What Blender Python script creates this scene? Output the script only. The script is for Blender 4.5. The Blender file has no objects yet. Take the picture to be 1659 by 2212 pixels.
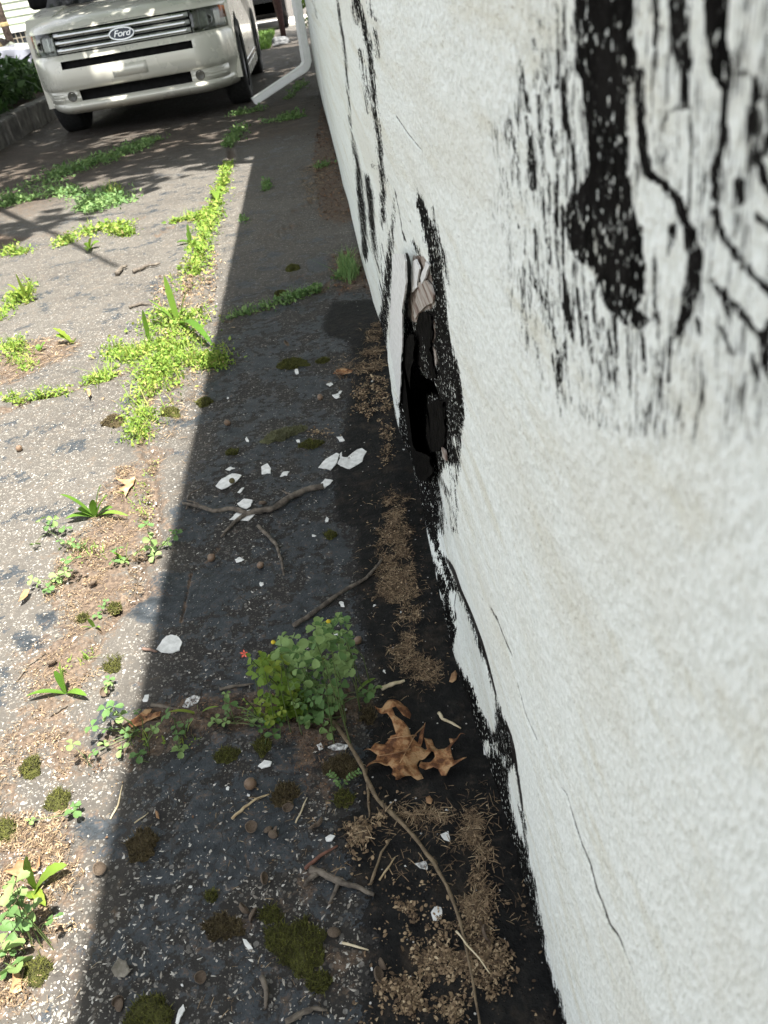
import bpy, bmesh, math, random
import numpy as np
from mathutils import Matrix, Vector

random.seed(7)
RNG = np.random.default_rng(11)
sc = bpy.context.scene
COL = sc.collection

# ------------------------------------------------------------------ camera
ROLL, PITCH, YAW = 0.1689, 0.5815, 0.0026
FPX, CAM_H = 1784.4, 0.9088            # focal length for a 1659 px wide frame, eye height in metres
CX, CY = 829.5, 1106.0
def _axes():
    fw0 = np.array([math.sin(YAW), math.cos(YAW), 0.]); rt0 = np.array([math.cos(YAW), -math.sin(YAW), 0.]); up0 = np.array([0, 0, 1.])
    fw = fw0*math.cos(PITCH) - up0*math.sin(PITCH)
    dn0 = -up0*math.cos(PITCH) - fw0*math.sin(PITCH)
    rt = rt0*math.cos(ROLL) + dn0*math.sin(ROLL)
    dn = -rt0*math.sin(ROLL) + dn0*math.cos(ROLL)
    return np.array([rt, dn, fw])
AX = _axes()
EYE = np.array([0., 0., CAM_H])
cd = bpy.data.cameras.new('camera'); co = bpy.data.objects.new('camera', cd); COL.objects.link(co)
cd.sensor_fit = 'HORIZONTAL'; cd.sensor_width = 36.0; cd.lens = 36.0*FPX/1659.0
cd.clip_start = 0.01; cd.clip_end = 600
cd.dof.use_dof = True; cd.dof.focus_distance = 1.25; cd.dof.aperture_fstop = 20.0
m = Matrix.Identity(4)
for i in range(3):
    m[i][0] = AX[0][i]; m[i][1] = -AX[1][i]; m[i][2] = -AX[2][i]; m[i][3] = EYE[i]
co.matrix_world = m
sc.camera = co

# ------------------------------------------------------------------ sky, sun, exposure
SHX, SHY = -0.17, 0.30                  # ground shift of a shadow per metre of height
TOSUN = Vector((-SHX, -SHY, 1.0)).normalized()
wd = bpy.data.worlds.new('World'); sc.world = wd; wd.use_nodes = True
wn = wd.node_tree.nodes; wl = wd.node_tree.links
sky = wn.new('ShaderNodeTexSky'); sky.sky_type = 'NISHITA'; sky.sun_disc = False
sky.sun_elevation = math.asin(TOSUN.z); sky.sun_rotation = math.atan2(TOSUN.x, TOSUN.y)
sky.air_density = 1.0; sky.dust_density = 1.5; sky.ozone_density = 1.0
hs_ = wn.new('ShaderNodeHueSaturation'); hs_.inputs['Saturation'].default_value = 0.20   # phone white balance: the shade reads neutral
wl.new(sky.outputs[0], hs_.inputs['Color'])
bg = wn['Background']; wl.new(hs_.outputs[0], bg.inputs[0]); bg.inputs[1].default_value = 0.10
sd = bpy.data.lights.new('sun', 'SUN'); so = bpy.data.objects.new('sun', sd); COL.objects.link(so)
sd.energy = 5.0; sd.angle = math.radians(0.53); sd.color = (1.0, 0.955, 0.88)
so.rotation_euler = (-TOSUN).to_track_quat('-Z', 'Y').to_euler(); so.location = (6, -8, 20)
sc.view_settings.view_transform = 'Standard'; sc.view_settings.look = 'None'
sc.view_settings.exposure = 1.83; sc.view_settings.gamma = 1.0
sc.view_settings.use_curve_mapping = False

sc.cycles.max_bounces = 6; sc.cycles.diffuse_bounces = 4; sc.cycles.glossy_bounces = 3; sc.cycles.transparent_max_bounces = 6
sc.cycles.use_adaptive_sampling = True; sc.cycles.adaptive_threshold = 0.02

# ------------------------------------------------------------------ picture plane to place
WX = 0.0918                             # the wall's plane
def _ray(x, y):
    return np.array([(x-CX)/FPX, (y-CY)/FPX, 1.0]) @ AX
def G(x, y, z=0.0):                     # point on the ground
    d = _ray(x, y); t = (z-CAM_H)/d[2]; return np.array([d[0]*t, d[1]*t, z])
def W(x, y, X=WX):                      # point on the wall
    d = _ray(x, y); t = X/d[0]; return np.array([X, d[1]*t, CAM_H+d[2]*t])
def AT(x, y, Y):                        # point at a distance along the wall
    d = _ray(x, y); t = Y/d[1]; return np.array([d[0]*t, Y, CAM_H+d[2]*t])
def proj(P):
    q = (np.asarray(P, float)-EYE) @ AX.T
    z = np.where(np.abs(q[..., 2:]) < 1e-4, 1e-4, q[..., 2:])
    z = np.where(z < 0.02, 0.02, z)
    return q[..., :2]/z*FPX + np.array([CX, CY])

# ------------------------------------------------------------------ numpy noise and distances
def _h(i, j, s):
    n = (i*374761393 + j*668265263 + s*1442695041) & 0x7fffffff
    n = ((n ^ (n >> 13))*1274126177) & 0x7fffffff
    return ((n ^ (n >> 16)) & 0xffff)/65535.0
def vn(x, y, s=0):
    x = np.asarray(x, float); y = np.asarray(y, float)
    i = np.floor(x).astype(np.int64); j = np.floor(y).astype(np.int64); u = x-i; v = y-j
    u = u*u*(3-2*u); v = v*v*(3-2*v)
    return (_h(i, j, s)*(1-u)+_h(i+1, j, s)*u)*(1-v)+(_h(i, j+1, s)*(1-u)+_h(i+1, j+1, s)*u)*v
def fbm(x, y, s=0, o=4):
    r = 0; a = 0.5; t = 0
    for k in range(o):
        r = r+a*vn(np.asarray(x)*2**k, np.asarray(y)*2**k, s+k*17); t += a; a *= 0.5
    return r/t
def sd_poly(P, poly):
    poly = np.asarray(poly, float); n = len(poly)
    d = np.full(len(P), 1e18); ins = np.zeros(len(P), bool)
    for k in range(n):
        a = poly[k]; b = poly[(k+1) % n]; e = b-a; w = P-a
        t = np.clip((w@e)/(e@e+1e-12), 0, 1)
        q = w-t[:, None]*e; d = np.minimum(d, (q*q).sum(1))
        c = ((a[1] > P[:, 1]) != (b[1] > P[:, 1]))
        xi = a[0]+(P[:, 1]-a[1])*(b[0]-a[0])/(b[1]-a[1]+1e-12)
        ins ^= c & (P[:, 0] < xi)
    d = np.sqrt(d); return np.where(ins, -d, d)
def sd_line(P, pts, w):
    pts = np.asarray(pts, float); w = np.broadcast_to(np.asarray(w, float), (len(pts),))
    best = np.full(len(P), 1e9)
    for k in range(len(pts)-1):
        a = pts[k]; b = pts[k+1]; e = b-a; q = P-a
        t = np.clip((q@e)/(e@e+1e-12), 0, 1)
        dd = np.sqrt(((q-t[:, None]*e)**2).sum(1))-(w[k]*(1-t)+w[k+1]*t)*0.5
        best = np.minimum(best, dd)
    return best
def field(P, shapes, reach):            # largest -signed distance, clipped to +-reach
    F = np.full(len(P), -reach)
    for s in shapes:
        pts = np.asarray(s[0], float); wmax = 0 if len(s) == 1 else np.max(s[1])
        lo = pts.min(0)-reach-wmax; hi = pts.max(0)+reach+wmax
        k = np.where(((P >= lo) & (P <= hi)).all(1))[0]
        if not len(k): continue
        d = sd_poly(P[k], pts) if len(s) == 1 else sd_line(P[k], pts, s[1])
        F[k] = np.maximum(F[k], -d)
    return np.clip(F, -reach, reach)

# ------------------------------------------------------------------ object helpers
def link(name, me, parent=None, **props):
    o = bpy.data.objects.new(name, me); COL.objects.link(o)
    if parent is not None: o.parent = parent
    for k, v in props.items(): o[k] = v
    return o
def empty(name, loc, label, cat, group=None, rz=0.0):
    o = bpy.data.objects.new(name, None); COL.objects.link(o); o.empty_display_size = 0.05
    o.location = loc; o.rotation_euler = (0, 0, rz); o['label'] = label; o['category'] = cat
    if group: o['group'] = group
    return o
def tag(o, label, cat, group=None):
    o['label'] = label; o['category'] = cat
    if group: o['group'] = group
    return o
def mesh(name, V, F, mats, smooth=False, attrs=None, mi=None):
    me = bpy.data.meshes.new(name)
    V = np.asarray(V, np.float32)
    if isinstance(F, np.ndarray):
        nf, k = F.shape
        me.vertices.add(len(V)); me.vertices.foreach_set('co', V.ravel())
        me.loops.add(nf*k); me.loops.foreach_set('vertex_index', F.astype(np.int32).ravel())
        me.polygons.add(nf); me.polygons.foreach_set('loop_start', np.arange(0, nf*k, k, dtype=np.int32))
        me.polygons.foreach_set('loop_total', np.full(nf, k, np.int32))
        me.update(calc_edges=True)
    else:
        me.from_pydata([tuple(v) for v in V.tolist()], [], F); me.update()
    for mm in (mats if isinstance(mats, (list, tuple)) else [mats]): me.materials.append(mm)
    if attrs:
        for k, a in attrs.items():
            at = me.attributes.new(k, 'FLOAT', 'POINT'); at.data.foreach_set('value', np.asarray(a, np.float32))
    if mi is not None: me.polygons.foreach_set('material_index', np.asarray(mi, np.int32))
    if smooth: me.polygons.foreach_set('use_smooth', np.ones(len(me.polygons), bool))
    return me
class MB:                               # collects shapes into one mesh
    def __init__(s): s.V = []; s.F = []; s.R = []; s.M = []
    def add(s, V, F, r=0.5, mi=0):
        n = len(s.V); V = [tuple(map(float, v)) for v in V]
        s.V += V; s.F += [[i+n for i in f] for f in F]; s.R += [r]*len(V); s.M += [mi]*len(F)
    def box(s, x0, x1, y0, y1, z0, z1, r=0.5, mi=0):
        s.add([(x0,y0,z0),(x1,y0,z0),(x1,y1,z0),(x0,y1,z0),(x0,y0,z1),(x1,y0,z1),(x1,y1,z1),(x0,y1,z1)],
              [(0,3,2,1),(4,5,6,7),(0,1,5,4),(1,2,6,5),(2,3,7,6),(3,0,4,7)], r, mi)
    def tube(s, pts, rad, n=6, r=0.5, mi=0, cap=True):
        pts = [np.asarray(p, float) for p in pts]; rad = np.broadcast_to(np.asarray(rad, float), (len(pts),))
        V = []; F = []; prev = None
        for k, p in enumerate(pts):
            t = pts[min(k+1, len(pts)-1)]-pts[max(k-1, 0)]; t = t/(np.linalg.norm(t)+1e-9)
            if prev is None:
                a = np.array([0, 0, 1.]) if abs(t[2]) < .9 else np.array([1., 0, 0])
                u = np.cross(t, a)
            else: u = prev-t*(prev@t)
            u = u/(np.linalg.norm(u)+1e-9); prev = u; v = np.cross(t, u)
            for j in range(n):
                a = 2*math.pi*j/n; V.append(p+(u*math.cos(a)+v*math.sin(a))*rad[k])
        for k in range(len(pts)-1):
            for j in range(n):
                j2 = (j+1) % n; F.append((k*n+j, k*n+j2, (k+1)*n+j2, (k+1)*n+j))
        if cap: F.append(tuple(range(n-1, -1, -1))); F.append(tuple((len(pts)-1)*n+j for j in range(n)))
        s.add(V, F, r, mi)
    def rev(s, prof, n=12, c=(0, 0, 0), r=0.5, mi=0, axis='z'):   # surface of revolution, prof = [(radius, height)]
        V = []; F = []
        for (a, z) in prof:
            for j in range(n):
                t = 2*math.pi*j/n; p = (a*math.cos(t), a*math.sin(t), z)
                if axis == 'x': p = (z, a*math.cos(t), a*math.sin(t))
                if axis == 'y': p = (a*math.cos(t), z, a*math.sin(t))
                V.append((p[0]+c[0], p[1]+c[1], p[2]+c[2]))
        for k in range(len(prof)-1):
            for j in range(n):
                j2 = (j+1) % n; F.append((k*n+j, k*n+j2, (k+1)*n+j2, (k+1)*n+j))
        s.add(V, F, r, mi)
    def build(s, name, mats, parent=None, smooth=False, **props):
        me = mesh(name, s.V, s.F, mats, smooth, {'rnd': s.R}, s.M)
        return link(name, me, parent, **props)

# ------------------------------------------------------------------ material helpers
class NT:
    def __init__(s, name):
        s.m = bpy.data.materials.new(name); s.m.use_nodes = True; s.t = s.m.node_tree; s.n = s.t.nodes
        s.b = s.n['Principled BSDF']; s.out = s.n['Material Output']
    def L(s, a, b): s.t.links.new(a, b)
    def node(s, t, **kw):
        n = s.n.new(t)
        for k, v in kw.items(): setattr(n, k, v)
        return n
    def val(s, sock, v):
        if isinstance(v, bpy.types.NodeSocket): s.L(v, sock)
        else: sock.default_value = v
    def math(s, op, a, b=0.5, c=0.0, clamp=False):
        n = s.node('ShaderNodeMath', operation=op); n.use_clamp = clamp
        s.val(n.inputs[0], a); s.val(n.inputs[1], b)
        if op in ('MULTIPLY_ADD', 'SMOOTH_MIN', 'COMPARE'): s.val(n.inputs[2], c)
        return n.outputs[0]
    def step(s, x, lo, hi):             # smoothstep from lo to hi
        n = s.node('ShaderNodeMapRange', interpolation_type='SMOOTHSTEP')
        s.val(n.inputs['Value'], x); s.val(n.inputs['From Min'], lo); s.val(n.inputs['From Max'], hi)
        return n.outputs[0]
    def remap(s, x, a, b, c, d):
        n = s.node('ShaderNodeMapRange'); s.val(n.inputs['Value'], x)
        for k, v in zip(('From Min', 'From Max', 'To Min', 'To Max'), (a, b, c, d)): s.val(n.inputs[k], v)
        return n.outputs[0]
    def mix(s, f, a, b, mode='MIX'):
        n = s.node('ShaderNodeMix', data_type='RGBA', blend_type=mode)
        s.val(n.inputs[0], f)
        for k, v in ((6, a), (7, b)):
            if isinstance(v, (tuple, list)): v = tuple(v)+((1.0,) if len(v) == 3 else ())
            s.val(n.inputs[k], v)
        return n.outputs[2]
    def coord(s, scale=(1, 1, 1), kind='Object'):
        tc = s.node('ShaderNodeTexCoord'); mp = s.node('ShaderNodeMapping')
        s.L(tc.outputs[kind], mp.inputs[0]); mp.inputs['Scale'].default_value = scale
        return mp.outputs[0]
    def noise(s, scale, vec=None, detail=3, rough=0.55, dist=0.0):
        n = s.node('ShaderNodeTexNoise'); n.inputs['Scale'].default_value = scale
        n.inputs['Detail'].default_value = detail; n.inputs['Roughness'].default_value = rough; n.inputs['Distortion'].default_value = dist
        s.L(vec if vec is not None else s.coord(), n.inputs['Vector']); return n.outputs[0]
    def vor(s, scale, vec=None, rnd=1.0, feature='F1'):
        n = s.node('ShaderNodeTexVoronoi', feature=feature); n.inputs['Scale'].default_value = scale
        n.inputs['Randomness'].default_value = rnd
        s.L(vec if vec is not None else s.coord(), n.inputs['Vector'])
        sp = None
        if feature == 'F1':
            sp = s.node('ShaderNodeSeparateColor'); s.L(n.outputs['Color'], sp.inputs[0])
        return n.outputs['Distance'], sp
    def attr(s, name):
        n = s.node('ShaderNodeAttribute', attribute_name=name); return n.outputs['Fac']
    def ramp(s, x, stops):
        n = s.node('ShaderNodeValToRGB'); e = n.color_ramp.elements
        while len(e) < len(stops): e.new(0.5)
        for k, (p, c) in enumerate(stops): e[k].position = p; e[k].color = tuple(c)+(1.0,)
        s.val(n.inputs[0], x); return n.outputs[0]
    def bump(s, h, strength=0.5, dist=0.01, normal=None):
        n = s.node('ShaderNodeBump'); n.inputs['Strength'].default_value = strength; n.inputs['Distance'].default_value = dist
        s.L(h, n.inputs['Height'])
        if normal is not None: s.L(normal, n.inputs['Normal'])
        return n.outputs[0]
    def done(s, col=None, rough=None, normal=None, metal=None, spec=None):
        for k, v in (('Base Color', col), ('Roughness', rough), ('Metallic', metal), ('Specular IOR Level', spec)):
            if v is None: continue
            if isinstance(v, tuple): v = v+((1.0,) if len(v) == 3 else ())
            s.val(s.b.inputs[k], v)
        if normal is not None: s.L(normal, s.b.inputs['Normal'])
        return s.m
def simple(name, c1, c2, scale=40, rough=0.7, metal=0.0, bump=0.0, bdist=0.002, bscale=None, rnd=False, spec=0.5, stops=None, trans=0.0):
    t = NT(name); n = t.noise(scale, detail=4)
    if rnd:
        a = t.attr('rnd'); f = t.math('MULTIPLY_ADD', n, 0.45, t.math('MULTIPLY', a, 0.85)); f = t.math('SUBTRACT', f, 0.13)
    else: f = t.step(n, 0.3, 0.7)
    col = t.ramp(f, stops if stops else [(0.0, c1), (1.0, c2)])
    nm = None
    if bump: nm = t.bump(t.noise(bscale or scale*3, detail=3), bump, bdist)
    t.done(col, rough, nm, metal, spec)
    if trans:                           # leaves let some light through
        tr = t.node('ShaderNodeBsdfTranslucent'); t.L(col, tr.inputs[0]); ms = t.node('ShaderNodeMixShader'); ms.inputs[0].default_value = trans
        t.L(t.b.outputs[0], ms.inputs[1]); t.L(tr.outputs[0], ms.inputs[2]); t.L(ms.outputs[0], t.out.inputs[0])
    return t.m
def Z(kind):                            # pixel of an enlarged view -> frame pixel
    x0, y0, s = {'a': (0, 0, 1.2762), 'b': (0, 500, 1.508), 'c': (1000, 200, 1.659), 'd': (1900, 0, 1.475), 'e': (1200, 1000, 2.011),
                 'f': (600, 1300, 1.659), 'g': (0, 1500, 1.843), 'h': (1200, 1900, 1.659), 'i': (0, 2500, 1.659), 'j': (800, 2300, 1.659),
                 'k': (0, 3200, 1.659), 'l': (800, 3000, 1.843), 'm': (1200, 2700, 1.659), 'n': (900, 0, 2.765), 'o': (2000, 2700, 1.62)}[kind]
    return lambda x, y: ((x0+x/s)/1.8228, (y0+y/s)/1.8228)
def ZP(kind, pts):
    f = Z(kind); return [tuple(f(p[0], p[1]))+tuple(p[2:]) for p in pts]

# ================================================================== GROUND
CRACKS = [  # frame polylines, width m, depth m
    ([(500,300),(492,345),(480,400),(450,480),(425,560),(400,640),(370,720),(340,800),(318,880),(305,950),(335,1000),(330,1067),(335,1140),(298,1225),(300,1287),(255,1316),(223,1368),(190,1418)], .035, .012),
    ([(470,700),(505,690),(560,672),(620,655),(690,632),(740,600),(790,590)], .022, .010),
    ([(-80,905),(0,890),(60,870),(130,850),(200,830),(300,790),(380,760)], .03, .010),
    ([(-60,530),(0,520),(90,508),(150,500),(250,490),(300,470)], .04, .010),
    ([(425,440),(460,430),(500,420),(560,412)], .02, .008),
    ([(230,1600),(320,1540),(440,1545),(560,1560),(700,1545),(800,1525)], .018, .009),
    (ZP('f', [(430,1420),(350,1510),(260,1560),(240,1640),(220,1750),(190,1900)]), .005, .006),
    (ZP('l', [(300,560),(310,700),(330,780)]), .002, .003),
    (ZP('c', [(30,1210),(120,1200),(250,1140)]), .02, .008), (ZP('c', [(260,1040),(330,1010),(420,960)]), .02, .008),
    (ZP('c', [(250,1480),(380,1465),(470,1450)]), .014, .008), (ZP('b', [(930,630),(1010,590)]), .02, .008),
]
CR = [(np.array([G(*p)[:2] for p in pl]), w, d) for pl, w, d in CRACKS]
def base_z(x, y):
    return (fbm(np.asarray(x)*2.3+7, np.asarray(y)*2.3, 3, 3)-0.5)*0.016 + (vn(np.asarray(x)*0.55+3, np.asarray(y)*0.55, 9)-0.5)*0.03*np.clip((np.asarray(y)-1.5)/3, 0, 1)-.06*np.clip((np.asarray(y)-4.5)/3.5, 0, 1)
def gz(x, y): return float(base_z(np.array([x]), np.array([y]))[0])
def on(px, py, lift=0.0):               # ground point under a frame pixel, with the unevenness
    g = G(px, py)
    for _ in range(3): g = G(px, py, gz(g[0], g[1])+lift)
    return g

TAR_EDGE = [(716,652),(694,701),(702,726),(748,740),(754,767),(765,810),(751,849),(751,876),(743,903),(737,930),(737,952),(720,1010),(716,1067),(721,1121),(764,1141),(764,1207),(767,1274),(770,1340),(800,1440),(817,1482),(817,1538),(790,1588),(784,1637),(765,1695),(767,1752),(724,1769),(721,1812),(734,1832),(760,1900),(790,1940),(780,1970),(775,2000),(800,2060),(790,2120),(770,2300)]
TAR = [(TAR_EDGE+[(1500,2300),(1000,1000),(900,640)],)]
SEAL = [([(301,1264),(345,1240),(387,1231),(470,1216),(505,1235),(515,1290),(470,1318),(420,1345),(380,1330),(330,1345),(262,1330)],),
        (ZP('f', [(1100,1420),(1180,1340),(1250,1310),(1310,1400),(1310,1530),(1250,1560),(1150,1500)]),),
        (ZP('f', [(960,1520),(1060,1500),(1090,1540),(1040,1580),(980,1570)]),), (ZP('f', [(1000,1610),(1080,1570),(1200,1580),(1300,1620),(1320,1700),(1200,1740),(1060,1680)]),),
        (ZP('f', [(700,1600),(800,1590),(830,1640),(760,1680),(690,1650)]),), (ZP('f', [(860,1790),(980,1680),(1070,1720),(1030,1850),(920,1880)]),), (ZP('f', [(1080,1800),(1240,1790),(1260,1850),(1150,1900)]),),
        (ZP('l', [(-60,180),(120,300),(300,250),(480,200),(560,60),(760,60),(800,150),(700,350),(690,580),(650,680),(500,730),(420,800),(200,900),(60,900),(-120,760),(-200,500)]),),
        (ZP('l', [(480,-20),(520,-140),(700,-200),(900,-60),(760,80),(560,100)]),),
        (ZP('g', [(860,1720),(1000,1650),(1340,1660),(1320,1790),(1200,1800)]),), (ZP('g', [(230,1690),(420,1650),(430,1740),(300,1830)]),), (ZP('g', [(20,1800),(300,1850),(380,1950),(150,1990)]),),
        (ZP('k', [(440,100),(520,20),(700,20),(820,120),(760,200),(560,200)]),), (ZP('k', [(1030,600),(1100,560),(1160,600),(1120,680),(1040,670)]),), (ZP('k', [(850,480),(1000,330),(1240,360),(1200,440),(1000,480)]),),
        (ZP('f', [(560,900),(660,880),(690,920),(610,950)]),), (ZP('f', [(900,800),(1060,780),(1080,860),(960,900)]),), (ZP('f', [(600,160),(820,150),(840,230),(650,260)]),), (ZP('c', [(330,1360),(480,1330),(490,1430),(360,1450)]),)]
DIRT = [([(357,999),(336,1031),(330,1067),(330,1109),(339,1144),(298,1225),(301,1287),(262,1314),(223,1368),(240,1420),(200,1470),(150,1530),(230,1640),(130,1690),(60,1640),(20,1720),(0,1800),(-50,1700),(60,1500),(30,1418),(119,1374),(134,1329),(98,1284),(119,1240),(134,1180),(200,1130),(210,1080),(260,1010)],),
        (ZP('k', [(-100,0),(450,0),(460,150),(540,230),(480,330),(600,400),(500,440),(460,560),(380,640),(480,760),(400,820),(440,960),(480,1000),(330,1030),(220,1150),(180,1280),(60,1340),(-100,1480)]),),
        ([(330,1530),(450,1500),(560,1500),(700,1480),(800,1470),(810,1530),(780,1560),(730,1600),(690,1680),(720,1720),(660,1700),(600,1590),(520,1570),(430,1590),(330,1630),(250,1650),(200,1680),(190,1640),(260,1590)],),
        (ZP('c', [(440,300),(520,420),(560,700),(660,960),(680,1100),(560,1130),(430,1100),(400,900),(380,700),(400,500)]),),
        (ZP('c', [(490,1330),(700,1280),(790,1400),(800,1600),(690,1560),(540,1600),(500,1450)]),),
        (ZP('b', [(-60,1350),(100,1290),(300,1240),(480,1270),(420,1370),(240,1440),(100,1508),(-60,1560)]),),
        (ZP('b', [(-60,600),(120,640),(100,700),(-60,740)]),), (ZP('l', [(-20,1170),(150,1130),(300,1170),(290,1280),(100,1290),(-20,1260)]),),
        (ZP('l', [(880,1340),(1120,1280),(1180,1420),(1060,1580),(900,1640),(780,1640),(860,1500)]),), (ZP('l', [(980,640),(1000,700),(820,780),(740,960),(600,1000),(700,850)]),)]
FARDIRT = [([(-200,430),(-100,300),(30,300),(250,300),(400,260),(520,240),(450,300),(330,330),(200,390),(60,480)],), ([(560,210),(640,180),(690,200),(700,290),(640,280),(540,300),(420,310)],)]
def toW(shapes): return [((np.array([G(*p)[:2] for p in s[0]]),) if len(s) == 1 else (np.array([G(*p)[:2] for p in s[0]]), s[1])) for s in shapes]

vY = np.concatenate([[-40, -12, -4, -1, -.2, .1], 1/np.linspace(1/(.27+.35), 1/(12.5+.35), 560)-.35, [13.2, 14.5, 17, 22, 30, 50, 110, 300]])
sX = np.linspace(0, 1, 420)
def row(Y):
    Xl = -.5-.34*max(Y, 0)
    return np.concatenate([[-250, -60, -20+0*Xl, Xl-2.5, Xl-.7], Xl+(.16-Xl)*sX, [.35, .9, 4, 15, 60, 250]])
XX = np.array([row(y) for y in vY]); XX.sort(axis=1)
YY = np.repeat(vY[:, None], XX.shape[1], 1)
nr, nc = XX.shape
P2 = np.stack([XX.ravel(), YY.ravel()], 1)
zz = base_z(P2[:, 0], P2[:, 1])
crk = np.zeros(len(P2))
for pl, w, d in CR:
    lo = pl.min(0)-.3; hi = pl.max(0)+.3
    k = np.where(((P2 >= lo) & (P2 <= hi)).all(1))[0]
    wob = (fbm(P2[k, 0]*14, P2[k, 1]*14, 21, 3)-.5)*.06*min(1, w/.02)
    dd = sd_line(P2[k], pl, 0.0)+wob
    v = np.clip(1-np.abs(dd)/(w*.5), 0, 1)
    zz[k] -= d*v**.7; zz[k] += .006*np.exp(-((dd-w*.9)/(w*.8))**2)*(w > .01); crk[k] = np.maximum(crk[k], np.clip(1-np.abs(dd)/(w*1.3), 0, 1))
FT = field(P2, toW(TAR), .05)/.05
FS = field(P2, toW(SEAL), .04)/.04
FD = field(P2, toW(DIRT), .06)/.06
FD = np.maximum(FD, field(P2, toW(FARDIRT), .3)/.3*.6-.2)
FD = np.maximum(FD, crk*1.1-.45)
FAR_SHADE = np.clip((P2[:, 1]-np.where(P2[:, 0] > -.7, 5.9, 5.9+(P2[:, 0]+.7)*1.1))/1.2, 0, 1)*np.clip((22-P2[:, 1])/4, 0, 1)   # shade of the trees painted into the far ground as dark brown
SHADE_STRIP = np.clip((P2[:, 0]+.47)/.10, 0, 1)*np.clip((3.6-P2[:, 1])/1.2, 0, 1)   # shade by the wall painted in: dark strip with more seal coat
zz += np.where(FT > 0, .003*np.clip(FT*4, 0, 1), 0)
idx = np.arange(nr*nc).reshape(nr, nc)
FQ = np.stack([idx[:-1, :-1], idx[:-1, 1:], idx[1:, 1:], idx[1:, :-1]], -1).reshape(-1, 4)

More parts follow.
